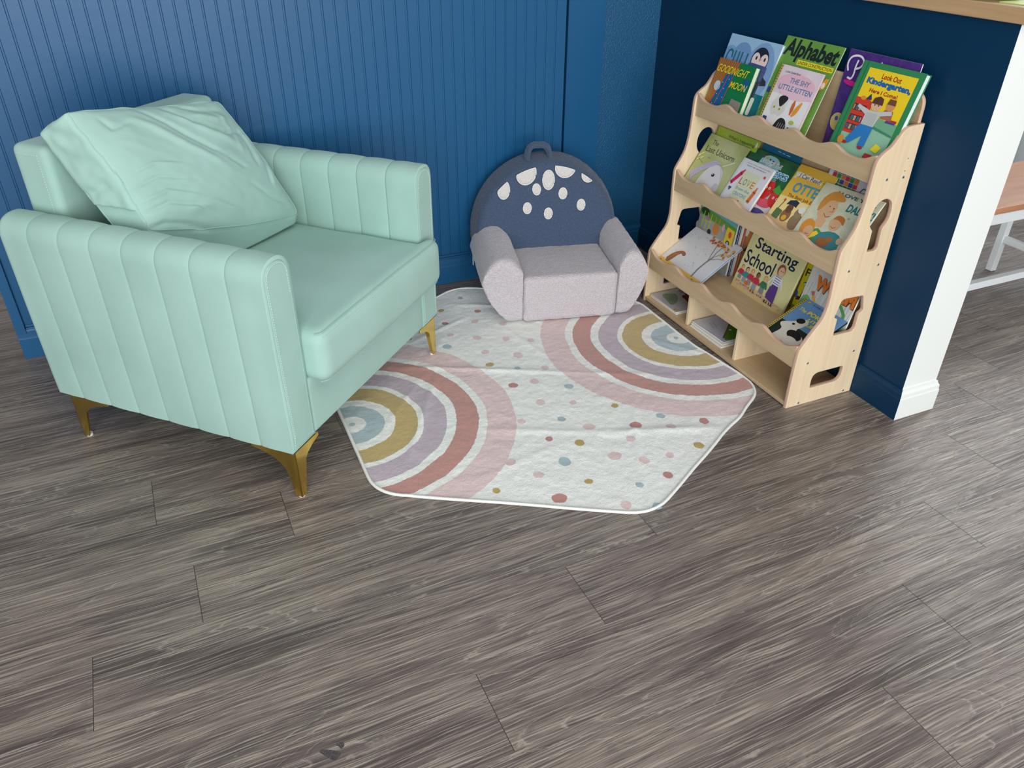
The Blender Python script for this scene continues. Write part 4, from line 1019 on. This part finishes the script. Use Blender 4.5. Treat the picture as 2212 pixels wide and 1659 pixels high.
A.txt((82, 156, 192), 'OTTER', .18, .605, .985, .755, 1, .03).txt((130, 78, 40), 'The Best Job Ever!', .17, .515, .98, .575, 0, .008)
A.ell((150, 106, 70), .42, .28, .12, .10).ell((120, 82, 54), .42, .38, .085, .07).poly((52, 54, 72), [(.28, .42), (.32, .49), (.46, .52), (.56, .50), (.55, .42), (.42, .44)]).ell((150, 124, 96), .72, .24, .15, .12).ell((160, 134, 102), .68, .36, .085, .07).ell((234, 234, 230), .72, .42, .085, .05)
A.poly((96, 124, 76), roundpoly([(.10, .20), (.28, .18), (.30, .32), (.12, .34)], .03)).line((110, 90, 50), [(.16, .34), (.20, .46)], .02).ell((210, 90, 50), .19, .47, .03, .022)
for x, y in ((.39, .385), (.45, .38), (.66, .37), (.71, .36)): A.ell((30, 26, 24), x, y, .008, .007, n=8)
A.poly((224, 224, 228), [(.36, .02), (.72, .0), (.74, .09), (.40, .11)]).ell((226, 180, 60), .42, .24, .06, .04).build(r)
r, A = book('dad_book', 'cream book titled I Love You Daddy with smiling faces beside the yellow reader', .212, .197, .004, water('speckled_cream', (222, 222, 196), (208, 210, 180), 40, .12), stand(1.6025, K2, 1.6385, 36, 2.2), False)
A.txt((24, 92, 112), 'I LOVE YOU,', .28, .875, .93, .935, 0, .03).txt((20, 122, 128), 'DADDY!', .555, .70, .99, .82, 0, .03).txt((90, 90, 80), 'BY', .66, .61, .70, .63).t(1.15, 0, 1, .09)
HR = (214, 146, 62); SK = (222, 178, 136)
A.poly((88, 150, 70), [(.0, .05), (.16, .18), (.3, .26), (.42, .2), (.3, 0), (0, 0)]).poly((240, 216, 70), [(.12, .06), (.3, .22), (.36, .18), (.2, .02)]).poly((70, 140, 148), chaikin([(.34, .0), (.32, .20), (.50, .30), (.66, .26), (.70, .04), (.62, 0)], 1))
A.ell(SK, .25, .56, .115, .17, -6).poly(HR, chaikin([(.12, .48), (.10, .68), (.18, .82), (.30, .84), (.43, .74), (.34, .70), (.22, .70), (.19, .60), (.16, .50)], 2)).poly(SK, [(.20, .44), (.33, .40), (.33, .28), (.20, .26)])
A.line((110, 70, 44), [(.24, .48), (.29, .44), (.34, .47)], .007).ell((50, 36, 30), .26, .60, .008, .008, n=8).ell((50, 36, 30), .33, .59, .008, .008, n=8).line((150, 100, 70), [(.315, .60), (.345, .54), (.30, .53)], .006)
A.ell(SK, .47, .40, .080, .105, 8).poly((196, 120, 50), chaikin([(.40, .44), (.44, .54), (.56, .52), (.58, .40), (.54, .44), (.46, .47)], 2)).line((120, 76, 50), [(.43, .35), (.47, .33), (.50, .36)], .006)
A.ell((226, 150, 60), .16, .20, .10, .15, 12).ell(SK, .19, .17, .065, .085).line((120, 76, 50), [(.17, .13), (.20, .12), (.22, .14)], .006).poly((200, 50, 56), [(.16, .0), (.34, .0), (.30, .08), (.20, .06)])
A.ell((160, 104, 60), .46, .10, .09, .07).ell((170, 112, 66), .53, .17, .045, .04).ell(SK, .66, .20, .04, .05).build(r)
r, A = book('patchwork_book', 'white book with a patchwork of bright colours behind the cream dad book', .196, .204, .006, (212, 214, 220), stand(1.7015, K2, 1.663, 11))
cols = [(60, 70, 150), (196, 50, 60), (222, 196, 60), (60, 140, 70), (90, 60, 130), (210, 120, 50)]
for i in range(6):
    for j in range(7): A.poly(cols[(i*3+j*5+i*j) % 6], roundpoly([(.08+.085*i, .55+.065*j), (.158+.085*i, .552+.065*j), (.156+.085*i, .61+.065*j), (.082+.085*i, .608+.065*j)], .008))
A.line((40, 44, 70), [(.66, .80), (.70, .86), (.76, .86), (.78, .80)], .012).build(r)

# ---- lower row
def spine_book(nm, lab, W, H, T, col, xf, yl, ang=6): return book(nm, lab, W, H, T, col, stand(xf, K3, yl, ang))
r, A = spine_book('playground_book', 'busy colourful picture book standing behind the white bear book', .205, .192, .009, water('grey_playground', (166, 170, 166), (140, 146, 146), 12), 1.692, 2.186, 6)
A.rect((96, 170, 190), 0, .84, 1, 1).poly((90, 150, 60), [(0, .84), (1, .78), (1, .90), (.3, .98), (0, .96)]).ell((40, 70, 40), .14, .92, .12, .07)
for x in (.10, .20, .30): A.line((190, 210, 60), [(x, .62), (x+.03, .92)], .018)
A.line((190, 210, 60), [(.08, .75), (.36, .78)], .014).ell((206, 130, 60), .50, .70, .085, .10).line((206, 130, 60), [(.46, .78), (.44, .92)], .02).line((206, 130, 60), [(.54, .78), (.56, .92)], .02).ell((176, 120, 170), .24, .82, .05, .04).ell((220, 170, 180), .68, .80, .035, .07)
A.poly((232, 200, 40), roundpoly([(.76, .56), (.97, .54), (.98, .84), (.78, .86)], .02)).ell((50, 50, 56), .86, .58, .05, .05).ell((150, 200, 230), .86, .58, .025, .025).ell((40, 40, 44), .34, .60, .05, .05).ell((206, 80, 60), .88, .74, .04, .06).ell((90, 170, 70), .6, .52, .12, .03).build(r)
for i, (col, lab) in enumerate((((36, 46, 84), 'thin navy book stacked upright directly behind the playground book'), ((222, 222, 220), 'thin white book between the thin navy and thin orange books, lower row'), ((196, 110, 54), 'thin orange book standing against the back panel of the lower row'))):
    T_ = .0075; r, A = spine_book('thin_book', lab, .203+.003*i, .190+.004*i, T_, col, 1.7035+.0098*i, 2.183-.001*i, 6); A.rect((200, 60, 50), .85, .02, .97, .05).build(r)
r, A = spine_book('brown_book', 'brown and white book standing behind the starting school book', .24, .20, .006, (170, 124, 84), 1.728, 1.966, 4)
A.poly((226, 220, 206), [(0, .75), (.06, .75), (.07, 1), (0, 1)]).ell((206, 130, 60), .10, .72, .06, .12).poly((60, 40, 30), [(.02, .5), (.14, .5), (.10, .62)]).build(r)
r, A = book('bear_book', 'white hardback with a bear and autumn tree slanted in the lower row', .243, .214, .009, (216, 217, 222), stand(1.5375, K3, 2.190, 57), spine=(232, 232, 236), pages=mat('blue_page_edge', (60, 130, 186), .5))
A.rect((222, 184, 84), 0, 0, 1, .155).txt((50, 44, 40), 'Bear Has a Story to Tell', .03, .04, .95, .11, 0, .008).t(.56, .06, .86, .03)
A.poly((150, 96, 56), chaikin([(.07, .13), (.10, .30), (.20, .42), (.34, .48), (.50, .45), (.53, .39), (.44, .37), (.37, .41), (.30, .34), (.28, .20), (.24, .10), (.14, .12)], 2)).line((190, 130, 84), [(.18, .22), (.22, .34), (.30, .38)], .014).ell((216, 212, 208), .09, .14, .022, .03)
A.t()
for P, w in (([(.78, .14), (.755, .30), (.755, .46), (.77, .60)], .026), ([(.76, .50), (.70, .64), (.64, .80)], .012), ([(.77, .58), (.74, .72), (.75, .88)], .012), ([(.77, .60), (.84, .72), (.90, .82)], .010), ([(.765, .54), (.86, .62), (.96, .66)], .008)): A.line((134, 128, 120), P, w)
rr = random.Random(5)
for k in range(70):
    x = .46+.53*rr.random(); y = .80+.19*rr.random()-.12*(x > .82)
    A.ell(((206, 170, 96), (196, 110, 56), (216, 190, 130), (190, 84, 44))[k % 4], x, y, .014+.014*rr.random(), .014+.014*rr.random(), 50*k, n=7)
for k in range(10): A.ell((176, 104, 84), .02+.16*rr.random(), .92+.06*rr.random(), .012, .010, 40*k, n=6)
for k in range(26): A.ell((70, 66, 66), .1+.6*rr.random(), .2+.7*rr.random(), .005, .006, 40*k, n=6)
A.build(r)
r, A = book('school_book', 'cream hardback titled Starting School standing in the middle of the lower row', .252, .232, .008, water('cream_cover', (228, 224, 168), (216, 212, 150), 5), stand(1.669, K3, 1.9165, 18), spine=(234, 230, 180))
A.line((202, 198, 140), [(.055, 0), (.055, 1)], .006)
A.txt((24, 34, 66), 'Starting', .12, .60, .90, .81, 0, .012, .03).txt((24, 34, 66), 'School', .035, .395, .59, .595, 0, .012, .03)
A.poly((214, 190, 130), [(.0, .0), (1, .0), (1, .10), (.5, .13), (.0, .14)])
for k in range(18): A.ell((196, 160, 170), .05+.052*k, .10-.04*((k*.7) % 1), .03, .010, 10)
A.person(.08, .12, .24, (196, 50, 70), (140, 144, 156), (190, 110, 60)).person(.18, .10, .26, (60, 140, 150), (150, 156, 170), (40, 34, 34)).person(.28, .10, .27, (200, 50, 72), (140, 144, 156), (206, 140, 80)).poly((220, 110, 50), roundpoly([(.22, .12), (.28, .12), (.28, .18), (.22, .18)], .02))
A.person(.395, .08, .29, (196, 50, 70), (150, 154, 170), (40, 30, 30), (150, 100, 70)).person(.54, .08, .30, (60, 120, 84), (130, 134, 150), (214, 160, 80)).person(.72, .06, .56, (226, 228, 236), (92, 64, 130), (140, 84, 54))
A.poly((92, 60, 134), [(.645, .12), (.81, .09), (.785, .33), (.67, .33)])
for k in range(5): A.line((70, 80, 140), [(.672, .325+.032*k), (.775, .32+.032*k)], .008)
A.build(r)
r, A = book('yellow_book', 'bright yellow book standing between the school book and the worm book', .215, .205, .005, (224, 212, 40), stand(1.706, K3, 1.672, 13))
A.line((200, 186, 30), [(.05, 0), (.05, 1)], .01).txt((70, 52, 40), 'Fir', .03, .65, .24, .77, 0, .02).t(.7, -.06, .8, -.03).poly((96, 50, 34), chaikin([(.20, .42), (.24, .66), (.30, .66), (.32, .46), (.40, .36), (.22, .38)], 1)).ell((50, 110, 170), .24, .72, .07, .03).ell((226, 230, 232), .22, .71, .03, .02).ell((50, 110, 170), .10, .46, .04, .07).poly((96, 50, 34), [(.12, .36), (.30, .40), (.28, .46), (.14, .44)]).poly((120, 150, 50), [(0, 0), (1, 0), (1, .2), (0, .26)]).build(r)
r, A = book('worm_book', 'white book with large orange letters WORM at the right of the lower row', .196, .222, .005, (218, 218, 216), stand(1.684, K3, 1.632, 14), False)
for k in range(24): A.line((150, 186, 150), [(.02+.04*k, .30), (.05+.04*k+.03*sin(k*2), .62+.05*sin(k*3))], .004)
A.poly((110, 176, 110), chaikin([(0, 0), (.40, .0), (.32, .26), (.16, .44), (.04, .42), (0, .3)], 2)).ell((90, 150, 70), .75, .08, .3, .14)
A.ell((60, 40, 34), .22, .86, .07, .03).ell((190, 110, 60), .22, .875, .05, .02).ell((60, 40, 34), .42, .85, .05, .015).ell((60, 40, 34), .56, .85, .03, .015)
A.txt((222, 122, 44), 'WORM', .165, .555, .985, .755, 0, .06, .0, ((60, 34, 24), .012, .008))
A.poly((222, 170, 70), [(.20, .46), (.24, .48), (.44, .24), (.40, .22)]).poly((200, 104, 100), [(.16, .50), (.21, .53), (.24, .48), (.20, .455)]).poly((226, 186, 150), [(.40, .20), (.52, .14), (.56, .20), (.44, .26)]).ell((150, 40, 30), .26, .34, .015, .018)
A.line((86, 156, 80), [(.70, .56), (.80, .50), (.88, .44), (.90, .30), (.86, .16)], .05).ell((86, 156, 80), .68, .565, .07, .03, -10).build(r)
r, A = book('puppy_book', 'blue and black storybook titled The Poky Little Puppy lying at the lower row end', .172, .186, .005, (30, 44, 34), stand(1.5385, K3, 1.609, 63), spine=(190, 170, 84))
A.rect((104, 150, 196), .06, .45, 1, 1).rect((196, 176, 90), 0, 0, .055, 1)
for k in range(26): A.ell((60, 52, 40), .028, .02+.038*k, .016, .010, 35*k, n=8)
A.ell((196, 176, 70), .14, .95, .03, .02).txt((40, 62, 104), 'A Little Golden Book', .24, .935, .78, .965, -1)
Yl = (240, 226, 80)
A.txt(Yl, 'The', .11, .74, .28, .81, 0, .012, .1).txt(Yl, 'POKY', .32, .74, .70, .82, 0, .03).txt(Yl, 'LITTLE', .45, .64, .86, .70, 0, .03).txt(Yl, 'PUPPY', .45, .545, .86, .615, 0, .03)
W_ = (226, 220, 208); K_ = (34, 28, 28)      # plain pale and dark rounded shapes in the picture's colours
A.poly(W_, chaikin([(.10, .40), (.30, .52), (.42, .66), (.52, .64), (.54, .52), (.46, .38), (.66, .36), (.78, .30), (.80, .14), (.66, .03), (.44, .04), (.36, .12), (.28, .06), (.20, .10), (.26, .30), (.14, .34)], 2))
A.ell(K_, .38, .58, .085, .055, 10).ell(K_, .55, .30, .17, .085, -8).ell(K_, .33, .47, .03, .02).ell(W_, .60, .16, .17, .10, -6).ell((214, 150, 140), .52, .07, .11, .035, -10).build(r)

# ---- bottom cubbies: thin books lying flat
def lie(x, y, z, an):
    a = rad(an); X = Vector((sin(a)*1, -cos(a), 0)); Y = Vector((cos(a), sin(a), 0)); M = Matrix((X, Y, Vector((0, 0, 1)))).transposed().to_4x4(); M.translation = (x, y, z); return M
def lying(nm, lab, W, H, T, col, x, y, z, an): return book(nm, lab, W, H, T, col, lie(x, y, z+T, an), False, group='thin books lying in the bottom cubbies')
r, A = lying('lying_book', 'pink edged thin book at the bottom of the left cubby stack', .165, .215, .006, (214, 196, 204), 1.532, 2.184, .0168, 1)
r, A = lying('lying_book', 'pale purple picture book with dark red shapes on top of the left cubby stack', .162, .213, .005, water('lilac_grey_cover', (196, 188, 204), (178, 184, 180), 10), 1.533, 2.182, .0231, 0)
A.poly((130, 150, 120), chaikin([(.10, .15), (.35, .12), (.70, .06), (.62, .22), (.40, .36), (.18, .40)], 2)).poly((110, 26, 34), chaikin([(.34, .50), (.40, .42), (.60, .42), (.80, .36), (1, .40), (1, .66), (.8, .62), (.6, .60), (.5, .68)], 1)).ell((80, 20, 30), .38, .62, .13, .10, 30).ell((90, 20, 30), .62, .74, .07, .08).line((220, 190, 190), [(.64, .50), (.68, .56), (.72, .50)], .008).line((220, 190, 190), [(.82, .50), (.86, .56), (.90, .50)], .008)
A.line((40, 36, 40), [(.30, .22), (.52, .12)], .005).line((40, 36, 40), [(.3, .26), (.5, .17)], .005).ell((150, 130, 150), .20, .56, .12, .06, 15).ell((206, 170, 70), .90, .05, .06, .03).build(r)
r, A = lying('lying_book', 'thin white book at the bottom of the middle cubby stack', .170, .210, .007, (226, 232, 230), 1.532, 1.929, .0168, 1)
r, A = lying('lying_book', 'thin pale book in the middle of the middle cubby stack', .168, .208, .006, (216, 226, 222), 1.536, 1.930, .0242, 2)
r, A = lying('lying_book', 'picture book with a striped orange shape topping the middle cubby stack', .166, .205, .004, water('mist_blue_cover', (206, 208, 218), (170, 176, 206), 9, .15), 1.541, 1.9315, .0306, 3)
A.poly((74, 132, 30), chaikin([(.24, .70), (.60, .34), (.84, .10), (1, .05), (1, 1), (.2, 1)], 2)).line((110, 80, 40), [(.24, .68), (.60, .34), (.86, .08)], .03).poly((216, 130, 44), chaikin([(.42, .74), (.56, .60), (.80, .44), (1, .40), (1, .72), (.8, .86), (.5, .90)], 2))
for k in range(7): A.line((40, 30, 24), [(.56+.06*k, .60-.025*k), (.64+.06*k, .76-.02*k)], .016)
for x, y in ((.34, .80), (.40, .66), (.56, .50), (.66, .36)): A.ell((226, 226, 220), x, y, .03, .022)
A.line((96, 98, 120), [(.24, .28), (.36, .24)], .006).line((96, 98, 120), [(.38, .235), (.50, .20)], .006).line((96, 98, 120), [(.22, .22), (.34, .18)], .006).line((96, 98, 120), [(.36, .175), (.46, .145)], .006).build(r)
